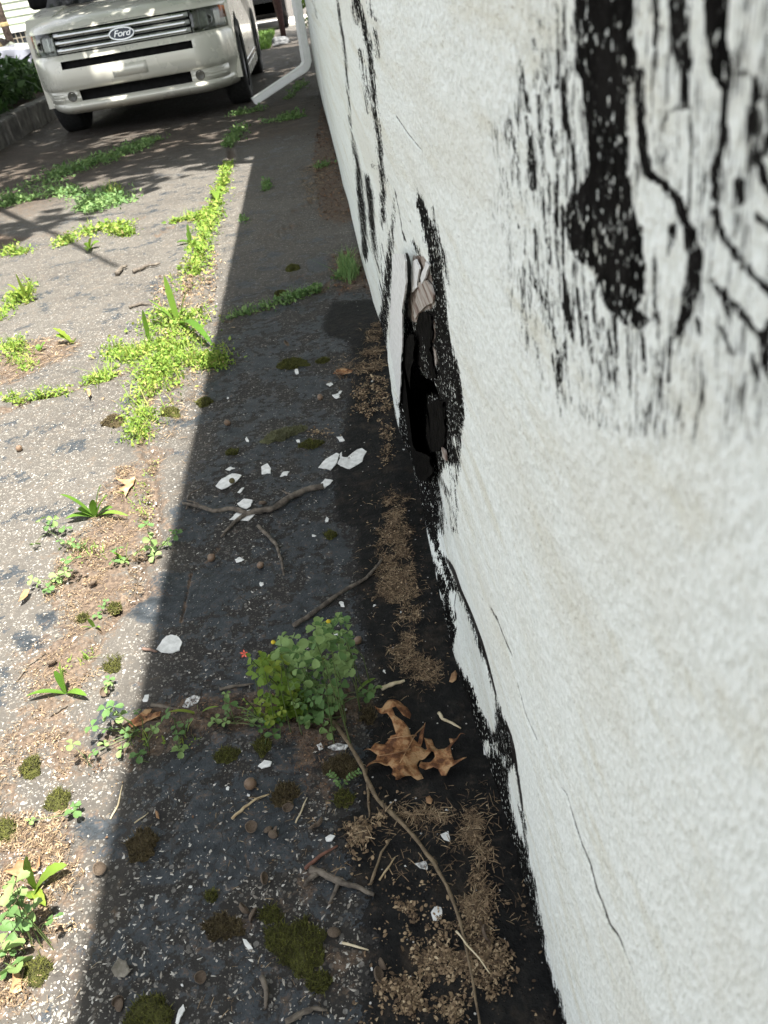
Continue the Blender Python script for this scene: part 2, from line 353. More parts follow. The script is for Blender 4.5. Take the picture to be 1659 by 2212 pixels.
def ground_mat():
    t = NT('worn_asphalt'); v = t.coord()
    tar0, sea0, dir0, coat = t.attr('tar'), t.attr('seal'), t.attr('dirt'), t.attr('coat')  # coat masks the painted shade strip by the wall
    nb = t.noise(9, v, 3, .6); nm_ = t.noise(45, v, 4, .65); nf = t.noise(220, v, 2, .6); n2 = t.noise(2.2, v, 2)
    # stones: two sizes of broken pale aggregate
    d1, c1 = t.vor(150, v); d2, c2 = t.vor(330, v)
    expo = t.remap(nm_, .28, .62, .35, 1.0)
    r1 = t.math('MULTIPLY', t.math('SUBTRACT', c1.outputs[0], .30, clamp=True), 0.80)
    s1 = t.step(t.math('SUBTRACT', t.math('ADD', r1, t.math('MULTIPLY', t.math('SUBTRACT', nf, .5), .22)), d1), 0.0, .07)
    r2 = t.math('MULTIPLY', t.math('SUBTRACT', c2.outputs[0], .32, clamp=True), 0.85)
    s2 = t.step(t.math('SUBTRACT', r2, d2), 0.0, .1)
    st = t.math('MAXIMUM', s1, t.math('MULTIPLY', s2, .85))
    stc = t.ramp(c1.outputs[1], [(0, (.12, .105, .09)), (.35, (.24, .225, .20)), (.7, (.38, .365, .33)), (1, (.54, .53, .49))])
    binder = t.ramp(nm_, [(.25, (.022, .021, .020)), (.5, (.050, .046, .041)), (.75, (.10, .088, .072))])
    binder = t.mix(t.step(n2, .35, .65), binder, t.mix(.4, binder, (.10, .094, .084)))
    binder = t.mix(t.remap(coat, 0, 1, .28, 0), binder, (.125, .112, .095))  # binder painted lighter on the sunlit side
    binder = t.mix(t.math('MULTIPLY', coat, .7), binder, (.011, .0108, .0105))  # and darker for the shade of the wall strip
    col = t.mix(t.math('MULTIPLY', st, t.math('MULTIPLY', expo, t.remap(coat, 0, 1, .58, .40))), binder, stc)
    # seal coat, tar, dirt
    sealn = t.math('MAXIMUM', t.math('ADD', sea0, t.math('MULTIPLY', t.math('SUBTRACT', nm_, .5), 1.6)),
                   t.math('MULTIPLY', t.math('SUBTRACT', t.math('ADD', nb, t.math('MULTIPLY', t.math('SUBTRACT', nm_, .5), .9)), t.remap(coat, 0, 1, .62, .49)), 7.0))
    sealm = t.step(sealn, -.05, .18)
    sealc = t.mix(t.step(nm_, .3, .7), (.014, .0175, .021), (.042, .050, .058))
    fleck = t.step(t.math('SUBTRACT', t.math('MULTIPLY', t.math('SUBTRACT', c2.outputs[0], .86, clamp=True), 3.0), d2), 0, .08)
    sealc = t.mix(t.math('MULTIPLY', fleck, .8), sealc, (.42, .41, .38))
    col = t.mix(sealm, col, sealc)
    dirtn = t.math('ADD', dir0, t.math('ADD', t.math('MULTIPLY', t.math('SUBTRACT', nm_, .5), 4.2), t.math('MULTIPLY', t.math('SUBTRACT', nf, .5), 1.6)))
    dirtm = t.math('MULTIPLY', t.step(dirtn, -.2, .7), .88)
    dirtc = t.ramp(t.noise(120, v, 5, .7), [(.25, (.026, .018, .013)), (.45, (.080, .056, .039)), (.6, (.150, .108, .076)), (.8, (.27, .205, .15))])
    tarn = t.math('ADD', tar0, t.math('ADD', t.math('MULTIPLY', t.math('SUBTRACT', nm_, .5), 1.6), t.math('MULTIPLY', t.math('SUBTRACT', nf, .5), .8)))
    tarm = t.step(tarn, -.05, .10)
    tarc = t.mix(t.step(nm_, .35, .75), (.006, .0062, .0066), (.017, .0168, .016))
    speck = t.step(t.math('SUBTRACT', t.math('MULTIPLY', t.math('SUBTRACT', c1.outputs[0], .93, clamp=True), 4.0), d1), 0, .06)
    tarc = t.mix(speck, tarc, (.45, .44, .42))
    tarc = t.mix(t.math('MULTIPLY', t.step(t.noise(14, v, 4, .7), .52, .75), .5), tarc, (.06, .045, .032))
    col = t.mix(tarm, col, tarc)
    dirtm = t.math('MULTIPLY', dirtm, t.math('SUBTRACT', 1.0, t.math('MULTIPLY', tarm, .75)))
    col = t.mix(dirtm, col, dirtc)
    shm = t.math('MULTIPLY', t.attr('far_shade'), t.remap(nb, .35, .6, .35, .95))  # tree shade mixed into the far ground colour
    col = t.mix(shm, col, t.ramp(t.noise(60, v, 3, .7), [(.3, (.016, .012, .009)), (.55, (.045, .034, .025)), (.8, (.10, .08, .06))]))
    # fine alligator cracking of the old coat
    wv = t.node('ShaderNodeVectorMath', operation='ADD'); nv = t.node('ShaderNodeTexNoise'); nv.inputs['Scale'].default_value = 26; t.L(v, nv.inputs['Vector'])
    sv = t.node('ShaderNodeVectorMath', operation='SCALE'); sv.inputs['Scale'].default_value = .05; t.L(nv.outputs['Color'], sv.inputs[0]); t.L(v, wv.inputs[0]); t.L(sv.outputs[0], wv.inputs[1])
    ce, _ = t.vor(19, wv.outputs[0], feature='DISTANCE_TO_EDGE')
    ckm = t.math('MULTIPLY', t.step(ce, .035, .008), t.math('MULTIPLY', t.step(nb, .40, .56), t.math('SUBTRACT', 1.0, tarm)))
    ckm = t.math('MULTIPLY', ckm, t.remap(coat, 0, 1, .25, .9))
    col = t.mix(t.math('MULTIPLY', ckm, .75), col, (.02, .015, .011))
    rough = t.mix(sealm, (.9, .9, .9), (.52, .52, .52)); rough = t.mix(tarm, rough, (.62, .62, .62)); rough = t.mix(dirtm, rough, (.95, .95, .95))
    hb = s1
    hh = t.math('ADD', t.math('MULTIPLY', hb, .35), t.math('ADD', t.math('MULTIPLY', nm_, .8), t.math('MULTIPLY', nf, .35)))
    return t.done(col, rough, t.bump(hh, .8, .0035), spec=t.mix(tarm, (.35, .35, .35), (.12, .12, .12)))
M_ground = ground_mat()
gme = mesh('driveway', np.stack([P2[:, 0], P2[:, 1], zz], 1), FQ, M_ground, True, {'tar': FT, 'seal': FS, 'dirt': FD, 'coat': SHADE_STRIP, 'far_shade': FAR_SHADE})
drive = link('driveway', gme, kind='structure')

# ================================================================== BUILDING WALL
zP = ZP
WALL_TAR = [   # (polygon,) or (polyline, widths) in frame pixels; white paint lost or tar run over it
    (zP('d', [(560,-160),(880,-160),(885,60),(870,200),(900,330),(885,420),(850,540),(835,700),(850,830),(840,1000),(870,1120),(880,1220),(930,1340),(940,1460),(960,1560),(950,1700),(900,1790),(980,1860),(920,1910),(830,1900),(780,1830),(710,1800),(680,1680),(640,1570),(560,1520),(500,1440),(470,1300),(490,1180),(520,1130),(590,1060),(612,960),(600,700),(572,480),(530,390),(545,200),(530,60)]),),
    (zP('d', [(468,-160),(480,200),(500,400),(470,460),(480,700),(520,850),(540,1050),(515,1180)]), [4,6,7,8,12,7,10,10]),
    (zP('d', [(1070,-160),(1190,-160),(1190,250),(1222,360),(1205,480),(1205,640),(1150,640),(1130,600),(1152,480),(1120,300),(1082,120)]),),
    (zP('d', [(1200,620),(1215,900),(1200,1250)]), [12,7,6]), (zP('d', [(1150,620),(1075,660),(1040,740)]), [10,7,4]),
    (zP('d', [(1290,-160),(1440,-160),(1430,250),(1455,400),(1420,600),(1350,480),(1320,420),(1290,250)]),),
    (zP('d', [(1405,560),(1400,800),(1350,1000),(1350,1150)]), [18,18,14,10]), (zP('d', [(1355,1230),(1390,1360),(1480,1500)]), [14,16,16]), (zP('d', [(1520,1540),(1600,1630),(1680,1700)]), [14,16,16]),
    (zP('d', [(905,420),(915,620),(925,860),(960,1000),(1060,1080),(1150,1200),(1200,1350),(1240,1500),(1225,1650),(1190,1800),(1140,1930)]), [16,20,22,24,20,20,24,34,34,24,20]),
    (zP('d', [(1000,-160),(1000,400)]), [8,5]), (zP('d', [(1580,450),(1560,800),(1640,1050),(1700,1150)]), [12,18,20,20]), (zP('d', [(1660,520),(1690,700),(1640,880)]), [16,16,14]),
    (zP('d', [(1450,420),(1560,430),(1620,560)]), [8,7,12]), (zP('d', [(1330,1640),(1480,1790),(1600,1940),(1660,2080)]), [16,18,18,14]),
    (zP('d', [(1490,1060),(1500,1170)]), [24,18]), (zP('d', [(1100,1310),(1085,1480)]), [18,10]), (zP('d', [(1400,1380),(1440,1460)]), [16,10]), (zP('d', [(1590,1260),(1680,1320)]), [14,20]),
    (zP('d', [(1390,1690),(1430,1830)]), [16,8]), (zP('d', [(1560,2060),(1600,2200)]), [12,8]), (zP('d', [(1660,1880),(1640,2050),(1670,2212)]), [14,18,14]), (zP('d', [(1250,1860),(1270,1960)]), [12,8]), (zP('d', [(1380,1900),(1450,2060)]), [10,5]),
    (zP('d', [(220,360),(245,520),(262,650)]), [4,9,5]), (zP('d', [(250,680),(275,850),(295,1090)]), [6,13,16]), (zP('d', [(390,620),(412,900)]), [7,8]), (zP('d', [(330,120),(350,240)]), [7,2]), (zP('d', [(305,220),(320,460)]), [3,2]),
    (zP('d', [(380,1000),(400,1230),(440,1300)]), [4,5,4]), (zP('d', [(300,1330),(312,1500)]), [4,3]), (zP('d', [(378,1380),(395,1545)]), [4,8]), (zP('d', [(460,1200),(470,1500),(490,1800),(530,1980)]), [9,5,9,4]),
    (zP('d', [(240,1560),(330,1700),(400,1850),(430,2040),(450,2212)]), [3,4,6,7,5]), (zP('d', [(545,1680),(560,1850),(590,2000)]), [4,5,4]), (zP('d', [(630,1640),(650,1850),(690,2040)]), [4,5,3]), (zP('d', [(700,1850),(760,2060)]), [4,3]),
    (zP('d', [(835,1890),(850,2212),(860,2320)]), [6,4,3]), (zP('d', [(925,1930),(958,2212)]), [6,4]), (zP('d', [(1090,1980),(1080,2212)]), [7,6]), (zP('d', [(370,1700),(390,1900)]), [3,3]), (zP('d', [(480,2000),(500,2212),(520,2350)]), [3,4,3]), (zP('d', [(400,2060),(430,2212),(445,2420)]), [4,5,3]),
    (zP('d', [(430,-100),(445,300),(430,520)]), [3,4,3]), (zP('d', [(350,260),(372,520),(385,760)]), [3,4,3]), (zP('d', [(330,560),(345,900),(350,1180),(370,1420)]), [4,5,4,3]), (zP('d', [(430,760),(440,1100),(430,1400),(450,1700)]), [4,6,4,4]), (zP('d', [(160,700),(200,900),(215,1150)]), [2.5,3,2.5]), (zP('d', [(120,980),(170,1180),(240,1420),(300,1650)]), [2.5,3,3,2.5]), (zP('d', [(590,1560),(600,1800),(640,2100)]), [5,5,3]), (zP('d', [(760,1830),(790,2060),(800,2300)]), [5,4,3]), (zP('d', [(1010,1500),(1000,1700),(1020,1960)]), [4,5,4]), (zP('d', [(1000,2000),(1030,2300)]), [4,3]),
    # far drips
    (zP('n', [(1170,-120),(1200,120),(1240,380),(1275,680),(1300,1000),(1330,1382)]), [4,4,5,4,4,4]), (zP('c', [(640,540),(655,640),(680,800),(700,1000),(720,1200),(727,1370)]), [3,9,13,14,13,12]),
    (zP('n', [(1370,-120),(1400,60),(1470,250),(1530,520),(1560,800),(1610,1382)]), [16,16,12,12,10,8]), (zP('c', [(770,200),(800,450),(822,650),(842,850),(842,1050),(838,1150)]), [8,9,9,10,10,3]),
    (zP('c', [(695,0),(730,250),(746,410)]), [5,5,3]), (zP('n', [(1530,20),(1560,160),(1600,220)]), [3,6,4]), (zP('n', [(1595,300),(1630,620)]), [6,5]), (zP('n', [(900,-100),(960,200)]), [2,1.5]), (zP('n', [(1350,80),(1390,260)]), [6,3]),
    (zP('c', [(735,820),(762,1000),(775,1160),(785,1330)]), [10,14,10,6]), (zP('c', [(770,740),(780,760)]), [5,4]), (zP('c', [(800,1260),(805,1420)]), [3,2]), (zP('c', [(835,1230),(820,1560)]), [2,2]),
    (zP('c', [(922,945),(906,1100),(890,1300),(872,1500),(858,1700),(848,1825)]), [1,5,11,16,17,18]), (zP('c', [(885,1190),(878,1280)]), [3,5]),
    (zP('c', [(1068,915),(1110,1000),(1172,1150),(1212,1300),(1242,1500),(1262,1700),(1272,1840),(1180,1840),(1182,1620),(1150,1450),(1130,1300),(1098,1150),(1060,1010)]),),
    (zP('c', [(1168,1018),(1190,1180),(1222,1280),(1250,1420),(1266,1524)]), [1,5,9,8,5]), (zP('c', [(950,1480),(965,1640)]), [6,8]), (zP('c', [(1030,1240),(1080,1330),(1075,1420)]), [7,8,5]),
    # round the hole
    (zP('e', [(800,300),(785,480),(775,600),(765,800),(765,1000),(745,1350),(700,1480),(690,1650),(715,1760),(760,1860),(800,1960),(900,2060),(960,2160),(1010,2260),(1060,2330),(1060,2212),(1078,2000),(1058,1800),(1100,1700),(1220,1650),(1238,1500),(1242,1400),(1266,1250),(1242,1000),(1202,830),(1152,640),(1122,400),(1100,200),(1070,0),(1000,0),(1020,300),(1030,400),(980,420),(940,460)]),),
    (zP('e', [(690,-20),(655,330),(648,500),(650,700),(640,900),(690,1150),(730,1330),(740,1400),(700,1480),(640,1300),(600,900),(580,500),(610,420),(640,250)]),),
    (zP('e', [(1080,1800),(1150,1900),(1200,1800),(1220,1650)]), [6,5,5,6]), (zP('e', [(1110,1900),(1150,2212)]), [7,5]), (zP('e', [(1170,1750),(1190,2000),(1185,2212)]), [7,6,4]), (zP('e', [(1075,1900),(1090,2212)]), [8,8]),
    # foot of the wall
    (zP('h', [(560,60),(640,110),(760,250),(860,400),(900,470),(1000,690),(1100,930),(1180,1130),(1240,1380),(1262,1450),(1290,1530),(1330,1600),(1352,1700),(1360,1800),(1390,1900),(1400,1991),(1300,1991),(1100,1600),(900,1200),(600,400)]),),
    (zP('m', [(1262,120),(1290,200),(1345,350),(1380,520),(1412,760),(1440,900),(1465,1150),(1500,1290),(1520,1430),(1560,1620),(1590,1800),(1640,1980),(1665,2010),(1720,2260),(1200,2260),(1100,900)]),),
]
WALL_WHITE = [  # paint that stayed on the tarred foot
    (zP('h', [(785,300),(850,420),(900,560),(940,700),(1000,720),(1080,900),(1130,1080),(1190,1200),(1250,1440),(1252,1590),(1220,1650),(1160,1500),(1110,1380),(1060,1280),(990,1180),(955,1090),(990,1000),(960,850),(920,650),(860,560),(805,420)]),),
    (zP('h', [(1170,1690),(1212,1700),(1205,1790),(1170,1780)]),), (zP('m', [(1325,600),(1370,480),(1400,640),(1405,800),(1430,960),(1432,1040),(1390,960),(1345,780)]),), (zP('m', [(1240,380),(1250,440)]), [3,4]), (zP('m', [(1300,470),(1305,530)]), [3,2]),
    (zP('h', [(870,720),(905,760)]), [6,8]), (zP('h', [(845,600),(855,620)]), [5,5]), (zP('e', [(1115,1650),(1160,1800),(1190,2000)]), [8,10,8]), (zP('e', [(1180,1450),(1190,1520)]), [6,5]), (zP('h', [(900,60),(930,200),(950,330)]), [12,14,12]), (zP('h', [(970,120),(985,300)]), [8,8]), (zP('h', [(920,400),(990,450)]), [12,10]),
    (zP('c', [(650,560),(668,800),(680,1100),(705,1340)]), [2,2,3,2]), (zP('c', [(712,900),(735,1080),(775,1300)]), [2,3,2]),
]
WALL_CRACK = [  # open hairlines in the render
    (zP('o', [(330,650),(370,690),(400,800),(430,900),(470,1020),(520,1140),(560,1300),(605,1410),(640,1520),(700,1600),(740,1700),(800,1850)]), [1,1.2,1.5,3,3,3.5,4,4,4,4,2,.8]),
    (zP('h', [(900,470),(960,560),(1010,700),(1080,860),(1150,1050),(1200,1220),(1245,1400)]), [6,8,6,6,7,5,4]), (zP('h', [(930,440),(980,420)]), [5,4]), (zP('h', [(950,480),(1000,500),(1040,550)]), [3,2,1]),
    (zP('h', [(985,720),(975,800),(985,940),(970,1010)]), [2,3,3,2]), (zP('h', [(1240,860),(1280,970),(1320,1070),(1350,1130)]), [1.2,1.2,2,1]), (zP('h', [(1350,1140),(1370,1060),(1390,1015)]), [1,1,1]), (zP('h', [(1120,720),(1210,820),(1250,900)]), [1,2,1]), (zP('h', [(1380,1300),(1440,1520),(1520,1700)]), [.8,1,1]),
    (zP('h', [(1000,330),(1030,305),(1060,330),(1105,315)]), [1,1,1,1]), (zP('c', [(900,860),(925,950),(950,1080),(965,1180),(985,1250)]), [1,1,1.5,2,4]), (zP('c', [(1020,1060),(1010,1150),(990,1210)]), [.8,.8,.8]), (zP('c', [(920,420),(1000,540),(1090,650)]), [.8,1,.8]),
    (zP('e', [(800,0),(825,120),(825,250),(800,400),(795,470)]), [8,9,9,6,4]), (zP('e', [(860,600),(880,720),(870,820)]), [4,5,6]), (zP('e', [(760,680),(740,790),(710,800)]), [3,4,3]), (zP('e', [(750,1000),(690,1070)]), [.8,.8]), (zP('m', [(1300,220),(1340,330),(1355,420),(1380,560),(1410,760),(1415,830)]), [3,5,9,5,5,2]),
]
WALL_LACE = [(([(1065,330),(1120,120),(1200,-60),(1760,-60),(1760,960),(1500,960),(1300,930),(1190,860),(1130,760),(1080,560)]),)]   # finely wrinkled, crazed paint
WALL_BARE = [(zP('c', [(1040,1330),(1110,1340),(1150,1440),(1180,1560),(1175,1680),(1110,1700),(1070,1780),(1010,1760),(1000,1600),(1020,1480)]),), (zP('e', [(985,690),(1030,760),(1050,880),(1010,900),(980,800)]),), (zP('e', [(1000,480),(1040,560),(1020,700),(995,690),(1020,560)]),)]
HOLE = zP('e', [(880,862),(940,920),(1030,990),(1050,1080),(1090,1165),(1040,1150),(972,1180),(985,1260),(960,1310),(965,1450),(942,1560),(880,1560),(850,1500),(852,1330),(830,1200),(835,1000),(838,900)])

uY = np.concatenate([1/np.linspace(1/8.9, 1/.10, 440), [.02, -.3, -1.5, -5]])
zR = np.concatenate([np.linspace(-.12, -.03, 6)[:-1], np.linspace(-.03, .62, 260), np.linspace(.622, 1.0, 360), [1.08, 1.3, 1.7, 2.35]])
WY, WZ = np.meshgrid(uY, zR, indexing='ij')
wy, wz = WY.ravel(), WZ.ravel()
def wall_x(y, z):
    y = np.asarray(y, float); z = np.asarray(z, float)
    near = np.clip((y-.25)/.6, 0, 1)
    x = WX+(fbm(y*2.2, z*5, 31, 3)-.5)*.014*near+(fbm(y*12, z*40, 32, 3)-.5)*.0026*near
    cove = np.exp(-((y-1.15)/.45)**2)*np.exp(-(np.maximum(z, 0)/.045)**2)*.020           # plaster pushed out at the foot
    bul = np.exp(-((y-1.75)/.13)**2)*np.exp(-((z-.12)/.22)**2)*.020                       # loose plaster left of the hole
    dent = np.exp(-((y-1.30)/.20)**2)*np.exp(-((z-.28)/.26)**2)*.016
    step = .010*np.clip((y-2.55)*20, 0, 1)*np.clip((.55-z)*8, 0, 1)
    return x-cove-bul+dent*.8-step*.5
wx = wall_x(wy, wz)
wp = proj(np.stack([wx, wy, wz], 1))
vis = (wy > .09)
RE = 24.0
ft = np.where(vis, field(wp, WALL_TAR, RE), -RE); fw_ = np.where(vis, field(wp, WALL_WHITE, RE), -RE)
fc = np.where(vis, field(wp, WALL_CRACK, 10.0), -10.0); fb = np.where(vis, field(wp, WALL_BARE, RE), -RE)
fl = np.where(vis, field(wp, WALL_LACE, 90.0)/90.0, -1)
ft = np.where(wz < .004, np.maximum(ft, 4), ft)
ft = np.minimum(ft, np.where(fw_ > -RE*.9, -fw_, RE))
wx = wx+np.clip((fc+2)/6, 0, 1)*.004
hin = sd_poly(wp, HOLE)
nu, nv = len(uY), len(zR)
wi = np.arange(nu*nv).reshape(nu, nv)
WF = np.stack([wi[:-1, :-1], wi[:-1, 1:], wi[1:, 1:], wi[1:, :-1]], -1).reshape(-1, 4)
keep = ~((hin[WF] < 0).all(1) & vis[WF].all(1)); WF = WF[keep]
lny = .3*np.log(np.maximum(wy, .05))
alg = np.clip((wy-3.5)/4.5, 0, 1)*np.clip(1-wz/.9, 0, 1)
def wall_mat(name='painted_stucco'):
    t = NT(name); v = t.coord()
    def vs(z, k=1.0):                          # the long wall is rough in runs: the grain stretches along it
        sx = t.node('ShaderNodeSeparateXYZ'); t.L(v, sx.inputs[0]); cb = t.node('ShaderNodeCombineXYZ'); t.L(sx.outputs[0], cb.inputs[0]); t.L(t.math('MULTIPLY', t.attr('lny'), k), cb.inputs[1]); t.L(t.math('MULTIPLY', sx.outputs[2], z), cb.inputs[2]); return cb.outputs[0]
    vz = vs(.55); v1 = vs(1.0)
    sy = t.node('ShaderNodeSeparateXYZ'); t.L(v, sy.inputs[0]); amp = t.remap(sy.outputs[1], -3.72, -3.2, 1.05, 1.0)
    amp = t.math('MULTIPLY', amp, t.remap(sy.outputs[1], -2.6, -2.0, 1.0, .42))
    tar0, cr0, ba0, al0 = t.attr('tar'), t.attr('crack'), t.attr('bare'), t.attr('algae')
    n1 = t.noise(520, vz, 3, .65); n2 = t.noise(80, vz, 3, .6); n3 = t.noise(9, vs(1.0, .5), 4); n4 = t.noise(210, v1, 2, .5); n5 = t.noise(560, v1, 2); n6 = t.noise(30, vs(1.0, .3), 4, .65); n7 = t.noise(240, vs(.12), 2, .6)
    mm = t.math('ADD', t.math('MULTIPLY', tar0, RE), t.math('ADD', t.math('MULTIPLY', t.math('SUBTRACT', n1, .5), t.math('MULTIPLY', amp, 20.0)), t.math('ADD', t.math('MULTIPLY', t.math('SUBTRACT', n2, .5), t.math('MULTIPLY', amp, 14.0)), t.math('MULTIPLY', t.math('SUBTRACT', n7, .5), t.math('MULTIPLY', amp, 20.0)))))
    mm = t.math('ADD', t.math('ADD', mm, .4), t.math('MULTIPLY', t.math('SUBTRACT', t.noise(1000, vz, 2, .5), .5), 9.0))
    lac = t.attr('lace'); nl = t.noise(230, vs(.17), 3, .6, .4)
    ln = t.math('SUBTRACT', .042, t.math('ABSOLUTE', t.math('SUBTRACT', nl, .5)))        # narrow contour lines
    ln = t.math('SUBTRACT', ln, t.math('MULTIPLY', t.math('SUBTRACT', .62, n2, clamp=True), .20))
    lacm = t.math('MULTIPLY', t.step(ln, 0.0, .008), t.step(t.math('ADD', lac, t.math('MULTIPLY', t.math('SUBTRACT', n6, .5), 1.3)), -.22, .22))
    tm = t.step(mm, -.6, .9)
    hol = t.step(t.math('ADD', t.noise(420, vz, 2, .5), t.math('MULTIPLY', t.math('SUBTRACT', n6, .5), .3)), .635, .675)
    tm = t.math('MAXIMUM', t.math('MULTIPLY', tm, t.math('SUBTRACT', 1.0, hol)), t.math('MULTIPLY', lacm, .95))
    white = t.mix(t.step(n4, .34, .62), (.735, .775, .735), (.83, .87, .835))
    white = t.mix(t.math('MULTIPLY', t.step(n6, .48, .74), .60), white, (.645, .63, .51))
    white = t.mix(t.math('MULTIPLY', t.step(n3, .45, .72), .5), white, (.68, .675, .59))
    pit = t.math('MULTIPLY', t.step(n5, .63, .70), t.step(n6, .42, .60))
    white = t.mix(t.math('MULTIPLY', pit, .8), white, (.24, .20, .13))
    d1, c1 = t.vor(38, v)
    dots = t.step(t.math('SUBTRACT', t.math('MULTIPLY', t.math('SUBTRACT', c1.outputs[0], .86, clamp=True), .55), d1), 0, .01)
    white = t.mix(t.math('MULTIPLY', dots, .8), white, (.10, .06, .04))
    alm = t.math('MULTIPLY', al0, t.step(t.noise(5, t.coord((1, 1, .5)), 5, .65), .36, .62))
    white = t.mix(t.math('MULTIPLY', alm, .8), white, (.17, .18, .12))
    black = t.mix(t.step(n2, .3, .75), (.004, .0039, .0037), (.014, .0132, .0125))
    black = t.mix(t.math('MULTIPLY', t.step(n1, .62, .72), .5), black, (.20, .195, .185))
    bare = t.ramp(t.noise(48, t.coord((.35, .35, 1)), 4, .7), [(.3, (.06, .04, .03)), (.45, (.20, .15, .12)), (.6, (.42, .38, .34)), (.8, (.60, .57, .53))])
    col = t.mix(tm, white, black)
    col = t.mix(t.step(t.math('ADD', t.math('MULTIPLY', ba0, RE), t.math('MULTIPLY', t.math('SUBTRACT', n2, .5), 14)), -1, 2), col, bare)
    cm = t.step(t.math('ADD', t.math('MULTIPLY', cr0, 10.0), t.math('MULTIPLY', t.math('SUBTRACT', n1, .5), 2.2)), -1.1, .3)
    col = t.mix(cm, col, (.018, .016, .015))
    rough = t.mix(tm, (.85, .85, .85), (.95, .95, .95))
    h = t.math('ADD', t.math('MULTIPLY', n4, 1.1), t.math('ADD', t.math('MULTIPLY', t.noise(480, v, 1, .5), .3), t.math('MULTIPLY', t.noise(75, v1, 2, .5), 1.3)))
    return t.done(col, rough, t.bump(h, .72, .0026), spec=t.mix(tm, (.3, .3, .3), (.02, .02, .02)))
M_wall = wall_mat()
bld = empty('building', (2.2, 4.0, 0), 'white painted stucco building wall with black tar streaks and a broken hole at its foot', 'building')
bo = np.array([2.2, 4.0, 0])
wme = mesh('wall', np.stack([wx, wy, wz], 1)-bo, WF, M_wall, True, {'tar': ft/RE, 'crack': fc/10.0, 'bare': fb/RE, 'algae': alg, 'lny': lny, 'lace': fl})
wall = link('wall', wme, bld)
M_roof = simple('roof_shingle', (.05, .05, .05), (.11, .105, .10), 30, .9, bump=.4)
M_gut = simple('gutter_white', (.62, .63, .62), (.74, .75, .74), 12, .45)
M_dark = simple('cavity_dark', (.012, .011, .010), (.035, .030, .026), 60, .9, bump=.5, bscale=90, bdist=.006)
M_tarp = simple('flaking_tar', (.003, .0029, .0028), (.012, .0112, .0105), 70, .95, bump=.9, bscale=120, bdist=.006, spec=.02)
mb = MB()      # the rest of the box of the building, off the picture
for (a, b, c, d, e, f_) in ((WX+.02, 4.5, 8.88, 8.90, -.02, 2.35), (WX+.02, 4.5, -5, -4.98, -.02, 2.35), (4.48, 4.5, -4.98, 8.88, -.02, 2.35)): mb.box(a-bo[0], b-bo[0], c-bo[1], d-bo[1], e, f_)
mb.build('wall_return', simple('plain_stucco', (.66, .67, .65), (.80, .81, .79), 30, .85, bump=.4, bscale=250), bld)
mb = MB()
mb.add([(-2.16, -9.2, 2.20), (2.5, -9.2, 2.95), (2.5, 5.1, 2.95), (-2.16, 5.1, 2.20), (-2.16, -9.2, 2.12), (2.5, -9.2, 2.86), (2.5, 5.1, 2.86), (-2.16, 5.1, 2.12)], [(0,1,2,3),(7,6,5,4),(0,4,5,1),(1,5,6,2),(2,6,7,3),(3,7,4,0)])
mb.build('roof', M_roof, bld)
mb = MB(); gx = -2.165
mb.add([(gx, -9.2, 2.16), (gx-.005, -9.2, 2.06), (gx-.07, -9.2, 2.05), (gx-.10, -9.2, 2.10), (gx-.10, -9.2, 2.16), (gx, 5.1, 2.16), (gx-.005, 5.1, 2.06), (gx-.07, 5.1, 2.05), (gx-.10, 5.1, 2.10), (gx-.10, 5.1, 2.16)], [(0,1,6,5),(1,2,7,6),(2,3,8,7),(3,4,9,8),(0,4,3,2,1),(5,6,7,8,9)])
mb.build('gutter', M_gut, bld)

def plate(px, X, th, name, mat, n=0.0, seed=1, far=None, smooth=False):   # a thin broken plate standing off the wall, outline in frame pixels
    rr = random.Random(seed); pts = []
    for k in range(len(px)):
        a = np.array(px[k]); b = np.array(px[(k+1) % len(px)]); L = np.linalg.norm(b-a); m_ = max(1, int(L/7))
        for j in range(m_):
            q = a+(b-a)*j/m_; pts.append(q+np.array([rr.uniform(-n, n), rr.uniform(-n, n)]))
    xs = [X if far is None else far(q) for q in pts]
    F3 = [W(q[0], q[1], x) for q, x in zip(pts, xs)]
    B3 = [p+np.array([th, 0, 0]) for p in F3]; k = len(pts)
    V = [p-bo for p in F3]+[p-bo for p in B3]
    bm = bmesh.new(); vs = [bm.verts.new(v) for v in V]
    f0 = bm.faces.new(vs[:k])
    for j in range(k): bm.faces.new((vs[j], vs[k+j], vs[k+(j+1) % k], vs[(j+1) % k]))
    bmesh.ops.triangulate(bm, faces=[f0]); bmesh.ops.recalc_face_normals(bm, faces=bm.faces)
    me = bpy.data.meshes.new(name); bm.to_mesh(me); bm.free(); me.materials.append(mat)
    return link(name, me, bld)
# cavity behind the hole
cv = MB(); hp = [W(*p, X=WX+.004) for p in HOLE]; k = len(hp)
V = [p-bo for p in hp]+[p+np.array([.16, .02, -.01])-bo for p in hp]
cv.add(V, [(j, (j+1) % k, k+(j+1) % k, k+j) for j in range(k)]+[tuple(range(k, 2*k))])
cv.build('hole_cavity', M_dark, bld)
M_white_pl = simple('loose_paint', (.60, .61, .59), (.82, .83, .82), 90, .8, bump=.5, bscale=260, bdist=.002)
plate(zP('e', [(694,0),(790,0),(795,120),(800,230),(770,430),(770,650),(758,1000),(744,1340),(700,1120),(672,900),(668,700),(680,400)]), WX-.014, .002, 'loose_plaster_flap', M_white_pl, 1.0, 3)['label'] = 'long white strip of loose plaster beside the hole'
plate(zP('e', [(835,640),(868,650),(860,840),(835,920),(830,1200),(850,1330),(850,1500),(880,1560),(940,1565),(980,1600),(1010,1720),(960,1800),(800,1760),(740,1650),(748,1360),(762,1000),(775,700)]), WX-.008, .002, 'tar_lip', M_tarp, 1.6, 4)
